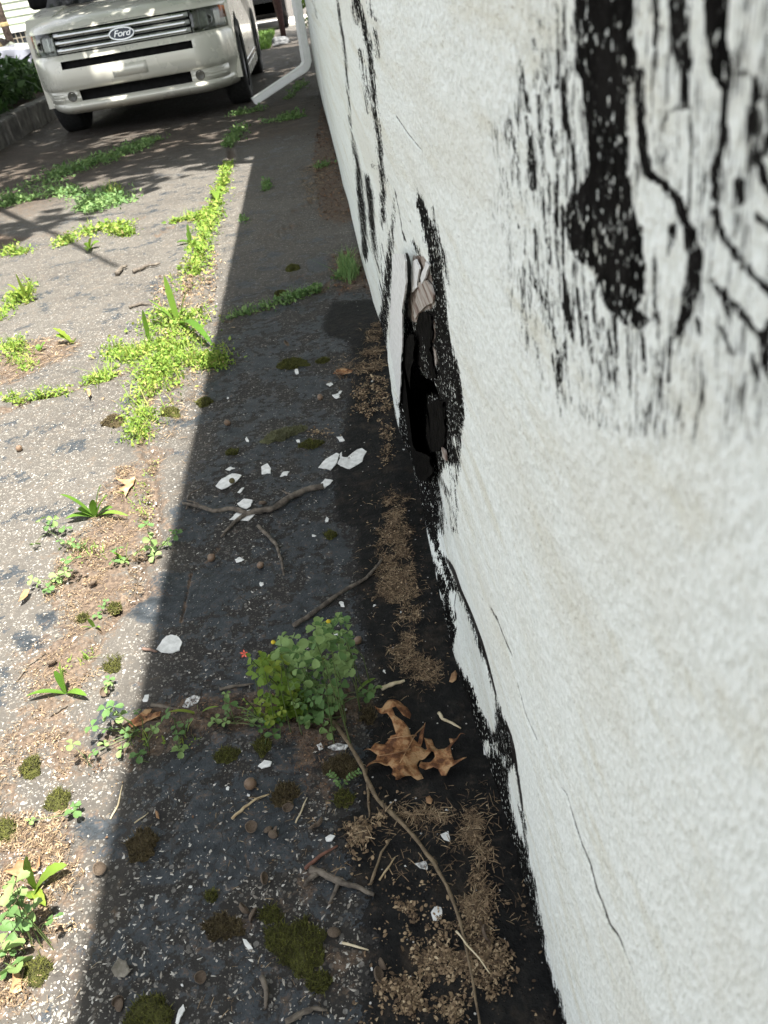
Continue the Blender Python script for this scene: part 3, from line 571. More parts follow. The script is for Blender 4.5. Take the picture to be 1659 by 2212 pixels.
plate(zP('e', [(1040,1150),(1092,1166),(1110,1300),(1110,1480),(1060,1560),(942,1562),(960,1450),(962,1310),(985,1260),(968,1180)]), WX-.003, .002, 'tar_lip', M_tarp, 2.0, 5)
plate(zP('e', [(900,470),(960,455),(1000,490),(1010,620),(990,760),(1020,880),(1040,990),(940,925),(880,862),(885,740),(872,600)]), WX-.001, .002, 'tar_lip', M_tarp, 1.6, 6)
tb_ = NT('bare_masonry'); nb_ = tb_.noise(70, tb_.coord((1, .10, 1)), 3, .6)
M_bare = tb_.done(tb_.ramp(nb_, [(.28, (.05, .032, .026)), (.42, (.19, .13, .105)), (.52, (.36, .32, .28)), (.8, (.52, .49, .45))]), .9, tb_.bump(nb_, .7, .004))
plate(zP('e', [(900,230),(960,210),(1000,250),(1020,330),(1010,390),(960,410),(900,470),(870,520),(860,430),(880,350)]), WX-.003, .002, 'paint_scab', M_bare, 1.0, 7)
plate(zP('e', [(850,60),(880,40),(905,120),(890,260),(850,300),(840,180)]), WX-.004, .002, 'paint_scab', M_white_pl, 1.0, 8)
plate(zP('e', [(915,190),(960,60),(985,90),(950,190),(925,240)]), WX-.004, .002, 'paint_scab', M_white_pl, 1.0, 9)
plate(zP('e', [(1080,1530),(1110,1560),(1118,1640),(1090,1610)]), WX-.004, .002, 'paint_scab', M_bare, .6, 10)
plate(zP('e', [(690,1760),(760,1780),(825,1800),(800,1815),(740,1790),(700,1790)]), WX-.015, .002, 'paint_scab', M_bare, .6, 11)

# ================================================================== FOLIAGE SCATTER
def rotmats(n, tilt=1.0, yaw=None, rng=RNG):
    yaw = rng.uniform(0, 2*math.pi, n) if yaw is None else yaw
    a = rng.normal(0, tilt, n); b = rng.normal(0, tilt, n)
    cz, sz, ca, sa, cb, sb = np.cos(yaw), np.sin(yaw), np.cos(a), np.sin(a), np.cos(b), np.sin(b)
    o = np.zeros(n); i = np.ones(n)
    Rz = np.stack([cz, -sz, o, sz, cz, o, o, o, i], 1).reshape(n, 3, 3)
    Rx = np.stack([i, o, o, o, ca, -sa, o, sa, ca], 1).reshape(n, 3, 3)
    Ry = np.stack([cb, o, sb, o, i, o, -sb, o, cb], 1).reshape(n, 3, 3)
    return Rz@Rx@Ry
def scatter(tv, tf, pos, R, size, rnd=None):    # copies of one small shape in one mesh; returns V, F, rnd
    tv = np.asarray(tv, float); tf = np.asarray(tf, int); n = len(pos)
    size = np.asarray(size, float)
    sc_ = size.reshape(n, 1, -1) if size.ndim > 1 else size.reshape(n, 1, 1)
    V = np.einsum('nij,nkj->nki', R, tv[None]*sc_)+np.asarray(pos)[:, None]
    F = tf[None]+(np.arange(n)*len(tv))[:, None, None]
    r = RNG.uniform(0, 1, n) if rnd is None else rnd
    return V.reshape(-1, 3), F.reshape(-1, tf.shape[1]), np.repeat(r, len(tv))
def join(name, parts, mats, parent=None, smooth=False, **props):
    Vs, Fs, Rs, Ms = [], [], [], []; off = 0
    for q in parts:
        V, F, r = q[:3]; mi = q[3] if len(q) > 3 else 0
        if F.shape[1] == 3: F = np.concatenate([F, F[:, 2:]], 1) if False else F
        Vs.append(V); Fs.append(F+off); Rs.append(r); Ms.append(np.full(len(F), mi)); off += len(V)
    k = {F.shape[1] for F in Fs}
    assert len(k) == 1
    me = mesh(name, np.concatenate(Vs), np.concatenate(Fs), mats, smooth, {'rnd': np.concatenate(Rs)}, np.concatenate(Ms))
    return link(name, me, parent, **props)
LEAFQ = ([(0, 0, 0), (.28, .35, .06), (0, 1, -.05), (-.28, .35, .06), (.0, .45, -.02)], [(0, 1, 4), (1, 2, 4), (2, 3, 4), (3, 0, 4)])
M_leaf = simple('tree_leaf', (.025, .065, .012), (.085, .17, .03), 3, .55, rnd=True, trans=.35)
M_shrub = simple('shrub_leaf', (.018, .05, .012), (.075, .15, .035), 5, .5, rnd=True, trans=.3)
M_bark = simple('bark', (.05, .036, .026), (.16, .12, .09), 25, .95, bump=.9, bdist=.02)

# ================================================================== TREES THAT SHADE THE FAR DRIVEWAY (out of frame overhead)
def shade_front(x):                     # front edge of the shade on the ground
    return np.where(x > -.70, 5.66, 5.66+(x+.70)*1.45)
def make_tree(base, top, label, n, cx, cy, rx, ry, z0, z1, seed):
    rng = np.random.default_rng(seed)
    e = empty('shade_tree', base, label, 'tree', 'trees over the far driveway')
    b = np.array(base, float); mbk = MB()
    tp = np.array(top)-b
    mbk.tube([(0, 0, -.1), tp*.3+[.08, 0, 0], tp*.65, tp], [.20, .16, .12, .07], 10)
    for k in range(9):
        a = rng.uniform(0, 6.28); r = rng.uniform(.5, .95); q = np.array([cx+rx*r*math.cos(a), cy+ry*r*math.sin(a), rng.uniform(z0, z1)])-b
        st = tp*rng.uniform(.45, .95); mid = (st+q)/2+np.array([0, 0, .3])
        mbk.tube([st, mid, q], [.06, .035, .012], 6)
    mbk.build('trunk', M_bark, e, True)
    P = []
    while len(P) < n:
        c = rng.uniform(-1, 1, (4000, 3)); c = c[(c**2).sum(1) < 1]
        p = np.stack([cx+rx*c[:, 0], cy+ry*c[:, 1], (z0+z1)/2+(z1-z0)/2*c[:, 2]], 1)
        g = p[:, :2]+p[:, 2:3]*np.array([SHX, SHY])          # where the leaf's shadow lands
        dens = fbm(g[:, 0]*1.1+5, g[:, 1]*1.1, seed, 3)
        ok = (g[:, 1] > shade_front(g[:, 0])+(vn(g[:, 0]*3, g[:, 1]*3, 5)-.5)*.25) & (dens > .44+.10*rng.uniform(-1, 1, len(g)))
        P += p[ok].tolist()
    P = np.array(P[:n])
    V, F, r = scatter(*LEAFQ, P, rotmats(n, .55, rng=rng), rng.uniform(.15, .30, n))
    join('crown', [(V-b, F, r)], M_leaf, e)
    return e
make_tree((-4.9, 9.4, 0), (-3.6, 8.6, 4.6), 'leafy tree rooted left of the driveway, its crown over the parked car', 12500, -1.3, 7.3, 4.3, 5.2, 3.4, 7.0, 41)
make_tree((5.6, 11.0, 0), (4.8, 10.6, 4.4), 'leafy tree standing behind the white building', 6500, 3.0, 11.2, 4.2, 4.5, 3.6, 7.2, 42)

make_tree((4.6, 17.5, 0), (3.4, 16.8, 4.6), 'leafy tree beyond the far end of the white building', 8000, .2, 15.2, 4.4, 5.0, 3.6, 7.4, 43)

# ================================================================== FAR SETTING
M_conc = simple('old_concrete', (.10, .097, .088), (.21, .20, .185), 9, .9, bump=.5, bscale=60)
M_walk = simple('pale_concrete', (.50, .48, .43), (.62, .60, .55), 4, .9)
M_soil = simple('bed_soil', (.03, .022, .015), (.09, .065, .045), 14, .95, bump=.8, bscale=40, bdist=.03)
kb = MB()
ky = np.linspace(6.0, 15.0, 19)
for k in range(18):
    y0, y1 = ky[k]+.006, ky[k+1]-.006; jx = (vn(k*1.7, 2.2, 3)-.5)*.03; jz = (vn(k*2.1, 5.2, 4)-.5)*.02
    kb.box(-3.15+jx, -2.97+jx, y0, y1, -.2, .17+jz)
o = kb.build('kerb', M_conc, kind='structure')
bm_ = o.modifiers.new('b', 'BEVEL'); bm_.width = .02; bm_.segments = 2
bed = MB(); gx_ = np.linspace(-9, -3.14, 24); gy_ = np.linspace(6, 15, 30)
V = [(x, y, .10+.10*vn(x*2, y*2, 8)+.05*min(1, (-3.1-x))) for y in gy_ for x in gx_]
bed.add(V, [(j*24+i, j*24+i+1, (j+1)*24+i+1, (j+1)*24+i) for j in range(29) for i in range(23)])
bed.build('planting_bed', M_soil, kind='structure', smooth=True)
sw = MB(); sw.box(-14, 8, 23.5, 27.5, -.2, -.02); sw.build('sidewalk', M_walk, kind='structure')

def shrub(loc, rx, ry, h, n, label, size, mat, cat='shrub', group='shrubs in the bed beside the driveway', seed=1, name='shrub'):
    rng = np.random.default_rng(seed); e = empty(name, loc, label, cat, group)
    c = rng.normal(0, 1, (n, 3)); c /= np.linalg.norm(c, axis=1)[:, None]; rad = rng.uniform(.35, 1, n)**.5
    rad *= .75+.5*vn(c[:, 0]*2.2+seed, c[:, 1]*2.2+c[:, 2]*3, seed)
    P = np.stack([c[:, 0]*rx*rad, c[:, 1]*ry*rad, h*.5+c[:, 2]*h*.52*rad], 1); P[:, 2] = np.maximum(P[:, 2], .02)
    V, F, r = scatter(*LEAFQ, P, rotmats(n, .7, rng=rng), rng.uniform(.6, 1.3, n)*size)
    join('foliage', [(V, F, r)], mat, e)
    s = MB()
    for k in range(7):
        a = rng.uniform(0, 6.28); q = np.array([rx*.6*math.cos(a), ry*.6*math.sin(a), h*rng.uniform(.5, .85)])
        s.tube([(0, 0, -.05), q*.5+[0, 0, .05], q], [.014, .010, .005], 5)
    s.build('stem', M_bark, e)
    return e
shrub((-3.45, 9.6, .12), .42, .75, .50, 1500, 'nearest dark green leafy shrub behind the concrete kerb', .10, M_shrub, seed=2)
shrub((-3.55, 10.9, .12), .48, .8, .52, 1500, 'dark green leafy shrub between the pale van and the white car', .10, M_shrub, seed=3)
shrub((-4.3, 9.2, .12), .6, .8, .55, 1400, 'dark green leafy shrub at the left edge of the picture', .11, M_shrub, seed=4)
shrub((-3.7, 12.3, .12), .5, .8, .38, 1100, 'low dark green shrub in front of the white car wheel', .10, M_shrub, seed=5)
M_shrubl = simple('lawn_leaf', (.05, .12, .015), (.13, .22, .035), 5, .6, rnd=True, trans=.3)
M_lime = simple('sunlit_leaf', (.12, .22, .02), (.25, .40, .06), 5, .5, rnd=True, trans=.4)
shrub((.42, 11.6, 0), .38, .9, 1.7, 1300, 'bright green shrub showing behind the downspout', .10, M_lime, group='plants beyond the building corner', seed=6)

# ---- grass patch by the sidewalk
def blades(pos, n_, hmin, hmax, w, lean=.5, rng=RNG):
    n = len(pos); ang = rng.uniform(0, 6.28, n); hh = rng.uniform(hmin, hmax, n); ln = rng.normal(0, lean, n)*hh
    d = np.stack([np.cos(ang), np.sin(ang), 0*ang], 1); s = np.stack([-np.sin(ang), np.cos(ang), 0*ang], 1)*w
    b = np.asarray(pos); m1 = b+d*(ln*.3)[:, None]+np.stack([0*hh, 0*hh, hh*.55], 1); t_ = b+d*ln[:, None]+np.stack([0*hh, 0*hh, hh], 1)
    V = np.stack([b-s, b+s, m1+s*.8, m1-s*.8, t_], 1).reshape(-1, 3)
    k = (np.arange(n)*5)[:, None]
    F = np.concatenate([k+np.array([[0, 1, 2]]), k+np.array([[0, 2, 3]]), k+np.array([[3, 2, 4]])], 0)
    return V, F, np.repeat(rng.uniform(0, 1, n), 5)
n = 3500; gp = np.stack([RNG.uniform(-1.5, -.55, n), RNG.uniform(16.5, 21.5, n), np.full(n, -.07)], 1)
join('grass_patch', [blades(gp, n, .05, .13, .012)], M_shrubl, kind='stuff')

# ---- house with clapboards
M_board = simple('clapboard', (.60, .66, .52), (.72, .77, .62), 3, .6)
M_trim = simple('white_trim', (.72, .73, .70), (.80, .80, .78), 6, .5)
M_glassd = simple('dark_pane', (.02, .022, .024), (.05, .055, .06), 6, .12)
hs = empty('house', (-9, 20.0, -.4), 'pale green clapboard house behind the white car', 'house')
proto = MB(); proto.add([(-5, 0, 0), (5, 0, 0), (5, -.022, .005), (-5, -.022, .005), (-5, -.004, .126), (5, -.004, .126), (5, .02, .126), (-5, .02, .126)], [(0,1,2,3),(3,2,5,4),(4,5,6,7),(0,3,4,7),(1,6,5,2),(0,7,6,1)])
pm = None
for k in range(40):
    if pm is None: o = proto.build('siding_board', M_board, hs); pm = o
    else: o = pm.copy(); COL.objects.link(o)
    o.location = (0, 0, .1+k*.122)
mb = MB(); mb.box(-4.98, 4.98, .02, 7, -.3, 5.0); mb.build('wall', M_board, hs)
mb = MB(); mb.box(-5.1, 5.1, -.3, 7.3, 5.0, 5.2); mb.build('roof', M_roof, hs)
wc = AT(49, 88, 19.95)-np.array([-9, 20.0, -.4])
w_ = MB(); w_.box(wc[0]-.20, wc[0]+.20, -.045, -.026, wc[2]-.16, wc[2]+.16); win = w_.build('window', M_glassd, hs)
w_ = MB()
for (a, b, c, d) in ((-.24, -.20, -.2, .2), (.20, .24, -.2, .2), (-.2, .2, .16, .2), (-.2, .2, -.21, -.16)): w_.box(wc[0]+a, wc[0]+b, -.07, -.024, wc[2]+c, wc[2]+d)
w_.build('frame', M_trim, win)
w_ = MB()
for k in (-.10, 0, .10): w_.box(wc[0]+k-.007, wc[0]+k+.007, -.055, -.046, wc[2]-.16, wc[2]+.16)
for k in (-.05, .06): w_.box(wc[0]-.2, wc[0]+.2, -.0535, -.0465, wc[2]+k-.007, wc[2]+k+.007)
w_.build('muntin', simple('muntin_wood', (.30, .26, .20), (.42, .37, .29), 9, .6), win)
# wooden pole in front of the house
pb = AT(33, 122, 17.0)
M_pole = simple('weathered_pole', (.12, .08, .06), (.30, .22, .17), 20, .9, bump=.5)
pe = empty('wooden_pole', (pb[0], pb[1], -.4), 'slim brown wooden pole in front of the green house', 'pole')
mb = MB(); mb.tube([(0, 0, 0), (0, 0, 2.5), (-.02, 0, 5.5)], [.068, .062, .055], 10); mb.build('shaft', M_pole, pe, True)
mb = MB(); zb = AT(14, 52, 17.0)[2]+.4; mb.rev([(.066, zb-.03), (.074, zb-.025), (.074, zb+.025), (.066, zb+.03)], 12); mb.build('band', simple('brass_band', (.42, .32, .14), (.5, .4, .2), 9, .5), pe)

# ================================================================== VEHICLES
M_tyre = simple('tyre_rubber', (.012, .012, .012), (.03, .03, .03), 40, .85, bump=.3)
M_rim = simple('alloy', (.35, .35, .36), (.5, .5, .5), 9, .35, metal=.8)
M_black = simple('black_plastic', (.004, .004, .004), (.010, .010, .010), 20, .7, spec=.15)
M_chrome = simple('chrome', (.40, .41, .40), (.50, .51, .50), 5, .16, metal=1.0)
M_carglass = simple('car_glass', (.006, .007, .008), (.014, .015, .016), 3, .06)
M_amber = simple('amber_lens', (.45, .11, .02), (.55, .16, .03), 12, .2)
M_red = simple('red_lens', (.30, .03, .02), (.42, .05, .03), 12, .2)
def paint(name, c, c2):
    t = NT(name); n = t.noise(700, detail=1); col = t.mix(n, c, c2); n2 = t.noise(3, detail=4)
    t.done(col, t.remap(n2, .3, .7, .22, .36), None, .15, .5)
    t.b.inputs['Coat Weight'].default_value = .6; t.b.inputs['Coat Roughness'].default_value = .08
    return t.m
def wheel(e, x, y, z, side, R=.37, wd_=.235):
    t = MB(); h = wd_/2
    t.rev([(R*.62, -h*.9), (R*.80, -h), (R*.93, -h*.98), (R*.985, -h*.86), (R, -h*.6), (R, h*.6), (R*.985, h*.86), (R*.93, h*.98), (R*.80, h), (R*.62, h*.9)], 40, (0, 0, 0), axis='x')
    w = empty_part('wheel', (x, y, z), e)
    t.build('tyre', M_tyre, w, True)
    r = MB(); s = side
    r.rev([(.001, s*h*.30), (R*.16, s*h*.34), (R*.18, s*h*.1), (R*.52, -s*h*.1), (R*.55, s*h*.62), (R*.64, s*h*.80)], 30, axis='x')
    for k in range(6):
        a = k*math.pi/3; u = np.array([0, math.cos(a), math.sin(a)]); v = np.array([0, -math.sin(a), math.cos(a)]); q = []
        for (rr, ww, d_) in ((R*.12, .03, .36), (R*.56, .024, .62)):
            for sg in (-1, 1): q.append(u*rr+v*ww*sg+np.array([s*h*d_, 0, 0]))
        q2 = [p-np.array([s*.03, 0, 0]) for p in q]
        r.add(q+q2, [(0, 1, 3, 2), (4, 6, 7, 5), (0, 2, 6, 4), (1, 5, 7, 3)])
    r.build('rim', M_rim, w)
def empty_part(name, loc, parent):
    o = bpy.data.objects.new(name, None); COL.objects.link(o); o.parent = parent; o.location = loc; o.empty_display_size = .05; return o
def side_panel(pts, arches, x0, x1):    # 2-D outline in (y,z) with round arch cut-outs along the sill, given thickness in x
    out = []
    for p in pts:
        if isinstance(p, tuple): out.append(p)
        else:
            yc, zc, r = arches[p]; a0 = math.acos(min(1, (pts[0][1]-zc)/r)) if False else 0
            zb = pts[0][1]; th = math.asin((zc-zb)/r)
            for k in range(19):
                a = math.pi+th-(math.pi+2*th)*k/18; out.append((yc+r*math.cos(a), zc+r*math.sin(a)))
    bm = bmesh.new(); n = len(out)
    A = [bm.verts.new((x0, y, z)) for y, z in out]; B = [bm.verts.new((x1, y, z)) for y, z in out]
    f1 = bm.faces.new(A); f2 = bm.faces.new(B[::-1])
    for k in range(n): bm.faces.new((A[k], B[k], B[(k+1) % n], A[(k+1) % n]))
    bmesh.ops.triangulate(bm, faces=[f1, f2]); bmesh.ops.recalc_face_normals(bm, faces=bm.faces)
    me = bpy.data.meshes.new('side'); bm.to_mesh(me); bm.free(); return me

# ---- the parked vehicle facing the camera
M_beige = paint('champagne_paint', (.64, .63, .545), (.70, .69, .61))
car = empty('parked_car', (-1.515, 8.33, -.065), 'pale beige crossover parked nose towards us with chrome bar grille', 'car', rz=-.0066); car.scale = (.962, 1, 1)
BZ = [(.22, .16), (.245, .06), (.275, .018), (.30, .015), (.315, .045), (.325, .06), (.41, .06), (.425, .020), (.46, .004), (.52, .0), (.585, .004), (.645, .014), (.668, .026), (.685, .06), (.692, .075), (.868, .10), (.876, .11)]
def bz(z): return float(np.interp(z, [a for a, _ in BZ], [b for _, b in BZ]))
def cornr(x): return .05*(x/.9)**2+.42*max(0, (abs(x)-.60)/.355)**2.3
def yf(x, z):
    tuck = .06*max(0, (abs(x)-.75)/.2)*max(0, (.40-z)/.2)
    return bz(z)+cornr(x)+tuck
xl = [0, .1, .2, .3, .4, .52, .60, .62, .66, .72, .78, .83, .87, .90, .93, .945, .955]; xl = sorted({-a for a in xl} | set(xl))
zl = [.22, .245, .275, .30, .315, .325, .41, .425, .46, .52, .585, .645, .668, .685, .692, .868, .876]
V = [(x*(1-.05*max(0, (.40-z)/.2)*(abs(x) > .7)), yf(x, z), z) for z in zl for x in xl]; nx = len(xl); F = []
for j in range(len(zl)-1):
    for i in range(nx-1):
        xm = abs(xl[i]+xl[i+1])/2; zm = (zl[j]+zl[j+1])/2
        if (xm < .60 and .585 < zm < .645) or (xm < .52 and .325 < zm < .41) or (xm < .93 and .692 < zm < .868): continue
        F.append((j*nx+i, j*nx+i+1, (j+1)*nx+i+1, (j+1)*nx+i))
mb = MB(); mb.add(V, F); mb.build('bumper', M_beige, car, True)
hoodL = [(.880, .112, 1.0), (.900, .13, 1.0), (.925, .17, .995), (.955, .28, .985), (.985, .48, .97), (1.012, .75, .955), (1.035, 1.0, .94), (1.055, 1.28, .93)]
mb = MB(); hx = np.linspace(-.955, .955, 31)
V = [(x*s, y+cornr(x)*(1-k/8), z-.045*(abs(x)/.955)**3-(.012 if abs(abs(x)-.55) < .05 else 0)*(k/7)) for k, (z, y, s) in enumerate(hoodL) for x in hx]
mb.add(V, [(j*31+i, j*31+i+1, (j+1)*31+i+1, (j+1)*31+i) for j in range(7) for i in range(30)]); mb.build('hood', M_beige, car, True)
def strip(name, x0, x1, z0, z1, off, mat, parent=car, nx_=14, nz_=3, bulge=0.0, th=.02):   # a panel that follows the nose
    m_ = MB(); V = []
    for j in range(nz_+1):
        for i in range(nx_+1):
            x = x0+(x1-x0)*i/nx_; z = z0+(z1-z0)*j/nz_
            V.append((x, yf(x, z)+off-bulge*math.sin(math.pi*j/nz_), z))
    V2 = [(a, b+th, c) for a, b, c in V]; n_ = len(V); w__ = nx_+1; F = []
    for j in range(nz_):
        for i in range(nx_):
            q = (j*w__+i, j*w__+i+1, (j+1)*w__+i+1, (j+1)*w__+i); F.append(q); F.append(tuple(k+n_ for k in q[::-1]))
    ring = [i for i in range(w__)]+[j*w__+nx_ for j in range(1, nz_+1)]+[nz_*w__+i for i in range(nx_-1, -1, -1)]+[j*w__ for j in range(nz_-1, 0, -1)]
    for k in range(len(ring)): a, b = ring[k], ring[(k+1) % len(ring)]; F.append((b, a, a+n_, b+n_))
    m_.add(V+V2, F); return m_.build(name, mat, parent, True)
strip('intake', -.62, .62, .30, .43, .07, M_black)
strip('air_slot', -.63, .63, .575, .655, .05, M_black)
gr = strip('grille', -.645, .645, .688, .872, .035, M_black)
for (a, b) in ((.701, .745), (.757, .801), (.813, .857)): strip('grille_bar', -.612, .612, a, b, -.004, M_chrome, gr, 24, 4, .008, .02)
strip('plate_mount', -.16, .16, .465, .56, -.003, M_beige, car, 8, 2, 0, .006)
M_lens = NT('headlamp_lens'); tb = M_lens.node('ShaderNodeBsdfTransparent'); gl = M_lens.node('ShaderNodeBsdfGlossy'); gl.inputs[1].default_value = .04
tb.inputs[0].default_value = (.80, .83, .78, 1); ms = M_lens.node('ShaderNodeMixShader'); fr = M_lens.node('ShaderNodeFresnel'); fr.inputs[0].default_value = 1.5
M_lens.L(M_lens.math('MULTIPLY_ADD', fr.outputs[0], .8, M_lens.math('MULTIPLY', M_lens.noise(30), .10)), ms.inputs[0]); M_lens.L(tb.outputs[0], ms.inputs[1]); M_lens.L(gl.outputs[0], ms.inputs[2]); M_lens.L(ms.outputs[0], M_lens.out.inputs[0]); M_lens = M_lens.m
M_reflector = simple('lamp_reflector', (.16, .17, .15), (.34, .35, .32), 22, .3, metal=.6)
M_lampbox = simple('lamp_housing', (.06, .06, .05), (.13, .125, .105), 30, .4)
for s in (-1, 1):
    X = lambda a, b: (min(a*s, b*s), max(a*s, b*s))
    hl = strip('headlight', *X(.622, .930), .694, .866, .055, M_lampbox, car, 8, 3, 0, .03)
    strip('reflector', *X(.70, .86), .715, .85, .035, M_reflector, hl, 6, 4, -.02, .01)
    strip('divider', *X(.692, .70), .70, .86, .01, M_chrome, hl, 1, 3, 0, .03)
    strip('trim', *X(.625, .90), .694, .703, .006, M_chrome, hl, 8, 1, 0, .04)
    strip('turn_signal', *X(.635, .685), .71, .79, .03, M_amber if s < 0 and False else M_lampbox, hl, 3, 2, 0, .01)
    strip('side_marker', *X(.872, .928), .765, .866, -.003, M_amber, hl, 4, 3, 0, .03)
    m_ = MB(); cx_ = .775*s; m_.rev([(.001, .03), (.02, .028), (.03, .0), (.034, -.012), (.036, .0)], 16, (cx_, yf(cx_, .78)+.012, .775), axis='y'); m_.build('bulb', M_chrome, hl, True)
    strip('lens', *X(.622, .930), .694, .866, -.001, M_lens, hl, 10, 4, .004, .004)
    fp = strip('fog_panel', *X(.525, .86), .322, .414, -.002, M_beige, car, 8, 2, -.006, .02)
    m_ = MB(); fx = .60*s; m_.rev([(.001, -.004), (.030, -.006), (.036, -.012), (.042, -.010), (.043, .03)], 20, (fx, yf(fx, .368), .368), axis='y'); m_.build('fog_lamp', M_lampbox, fp, True)
    for k in range(3): strip('louvre', *X(.68, .83), .345+k*.022, .351+k*.022, -.006, M_beige, fp, 5, 1, 0, .012)
    # sides, wheels, mirrors
    me = side_panel([(.47, .27), 'f', (1.6, .27), 'r', (4.95, .36), (5.05, .7), (5.0, 1.07), (1.3, 1.06), (.62, .985), (.50, .885), (.47, .87)], {'f': (.97, .37, .415), 'r': (3.965, .37, .415)}, .955*s, .70*s)
    me.materials.append(M_beige); link('side_panel', me, car)
    m_ = MB(); m_.box(.90*s-.06, .90*s+.06, 1.42, 3.5, .19, .28); m_.build('sill', M_beige, car)
    m_ = MB(); m_.box(.94*s-.02, .94*s+.022, 1.45, 3.55, .30, .335); m_.build('trim', M_chrome, car)
    for yy in (.97, 3.965): wheel(car, .86*s, yy, .37, s)
    m_ = MB(); m_.box(1.06*s-.13, 1.06*s+.13, 1.70, 1.82, 1.06, 1.26); q = m_.build('mirror', M_black, car); b_ = q.modifiers.new('b', 'BEVEL'); b_.width = .05; b_.segments = 4
    m_ = MB(); m_.box(.93*s-.02, .95*s+.02, 1.75, 1.80, 1.04, 1.12); m_.build('bracket', M_black, q)
m_ = MB(); m_.box(-.70, .70, .35, 4.95, .21, .60); m_.build('underbody', M_black, car)
m_ = MB(); m_.add([(-.90, 1.25, 1.05), (.90, 1.25, 1.05), (.90, 5.0, 1.06), (-.90, 5.0, 1.06), (-.74, 1.95, 1.66), (.74, 1.95, 1.66), (.76, 4.85, 1.66), (-.76, 4.85, 1.66)], [(0,1,5,4),(1,2,6,5),(2,3,7,6),(3,0,4,7)]); m_.build('windows', M_carglass, car)
m_ = MB(); m_.box(-.77, .77, 1.93, 4.88, 1.662, 1.72); q = m_.build('roof', M_beige, car); b_ = q.modifiers.new('b', 'BEVEL'); b_.width = .03; b_.segments = 3
m_ = MB(); m_.box(-.90, .90, .45, 5.0, .60, .86); m_.build('engine_bay', M_black, car)
# badge: dark oval, bright rim, script
ee = empty_part('badge', (0, yf(0, .779)-.022, .779), car); ee.rotation_euler = (math.radians(-6), 0, 0)
def oval(name, a, b, y0, y1, mat, n=36):
    m_ = MB(); V = []; F = []
    for (s_, y) in ((1.0, y1), (1.0, y0+.004), (.95, y0), ): V += [(a*s_*math.cos(t*2*math.pi/n), y, b*s_*math.sin(t*2*math.pi/n)) for t in range(n)]
    for k in range(2): F += [(k*n+j, k*n+(j+1) % n, (k+1)*n+(j+1) % n, (k+1)*n+j) for j in range(n)]
    F.append(tuple(2*n+j for j in range(n))); m_.add(V, F); return m_.build(name, mat, ee)
oval('rim', .120, .052, -.004, .02, M_chrome); oval('face', .106, .040, -.0075, .0, simple('badge_blue', (.006, .010, .022), (.010, .016, .035), 9, .2))
fc_ = bpy.data.curves.new('script', 'FONT'); fc_.body = 'Ford'; fc_.size = .068; fc_.shear = .35; fc_.extrude = .0012; fc_.align_x = 'CENTER'; fc_.align_y = 'CENTER'; fc_.space_character = .92; fc_.offset = .0006
fo = bpy.data.objects.new('tmp', fc_); COL.objects.link(fo); bpy.context.view_layer.update()
fm = bpy.data.meshes.new_from_object(fo.evaluated_get(bpy.context.evaluated_depsgraph_get())); bpy.data.objects.remove(fo)
fm.materials.clear(); fm.materials.append(M_chrome); o = link('lettering', fm, ee); o.rotation_euler = (math.pi/2, 0, 0); o.location = (0, -.0095, 0); o.scale = (1.25, 1.0, 1.0)

# ---- simpler cars further off
def other_car(loc, rz, label, pm, nose='lamp', drop=0):
    e = empty('parked_car', loc, label, 'car', rz=rz)
    for s in (-1, 1):
        me = side_panel([(.25, .24), 'f', (1.6, .24), 'r', (4.1, .30), (4.25, .6), (4.2, .88), (3.3, .93), (1.25, .90), (.45, .80), (.12, .66), (.12, .34)], {'f': (.85, .32, .36), 'r': (3.45, .32, .36)}, .88*s, .0)
        me.materials.append(pm); link('body_side', me, e)
        for yy in (.85, 3.45): wheel(e, .78*s, yy, .32, s, .32, .2)
        m_ = MB(); m_.box(.885*s-.02, .885*s+.006, .30, .52, .66, .72); m_.build('headlight', M_red if nose == 'red' else M_lampbox, e)
        m_ = MB(); m_.box(.885*s-.02, .885*s+.006, 4.0, 4.2, .66, .78); m_.build('tail_light', M_red, e)
    m_ = MB(); m_.add([(-.8, 1.2, .89), (.8, 1.2, .89), (.8, 3.9, .9), (-.8, 3.9, .9), (-.62, 1.9, 1.40), (.62, 1.9, 1.40), (.62, 3.3, 1.40), (-.62, 3.3, 1.40)], [(0,1,5,4),(1,2,6,5),(2,3,7,6),(3,0,4,7)]); m_.build('windows', M_carglass, e)
    m_ = MB(); m_.box(-.64, .64, 1.86, 3.34, 1.401, 1.44); m_.build('roof', pm, e)
    m_ = MB(); m_.box(-.7, .7, .12, .2, .34, .56); m_.build('grille', M_black, e); m_ = MB(); m_.box(-.12, .12, .095, .118, .58, .63); m_.build('badge_bar', M_chrome, e)
    return e
M_lilac = paint('silver_white_paint', (.40, .42, .50), (.48, .50, .58))
M_blk = paint('black_paint', (.008, .008, .009), (.014, .014, .015))
wc2 = AT(50, 172, 15.2)
other_car((wc2[0]+.85, 15.9, wc2[2]-.30), math.radians(90), 'silvery white car half hidden behind dark shrubs by the green house', M_lilac, 'red').scale = (1, 1, .86)
bc = AT(572, 40, 24.0)
other_car((-1.10, 22.4, -.06), math.radians(0), 'black car at the far end of the driveway, beyond the beige one', M_blk)

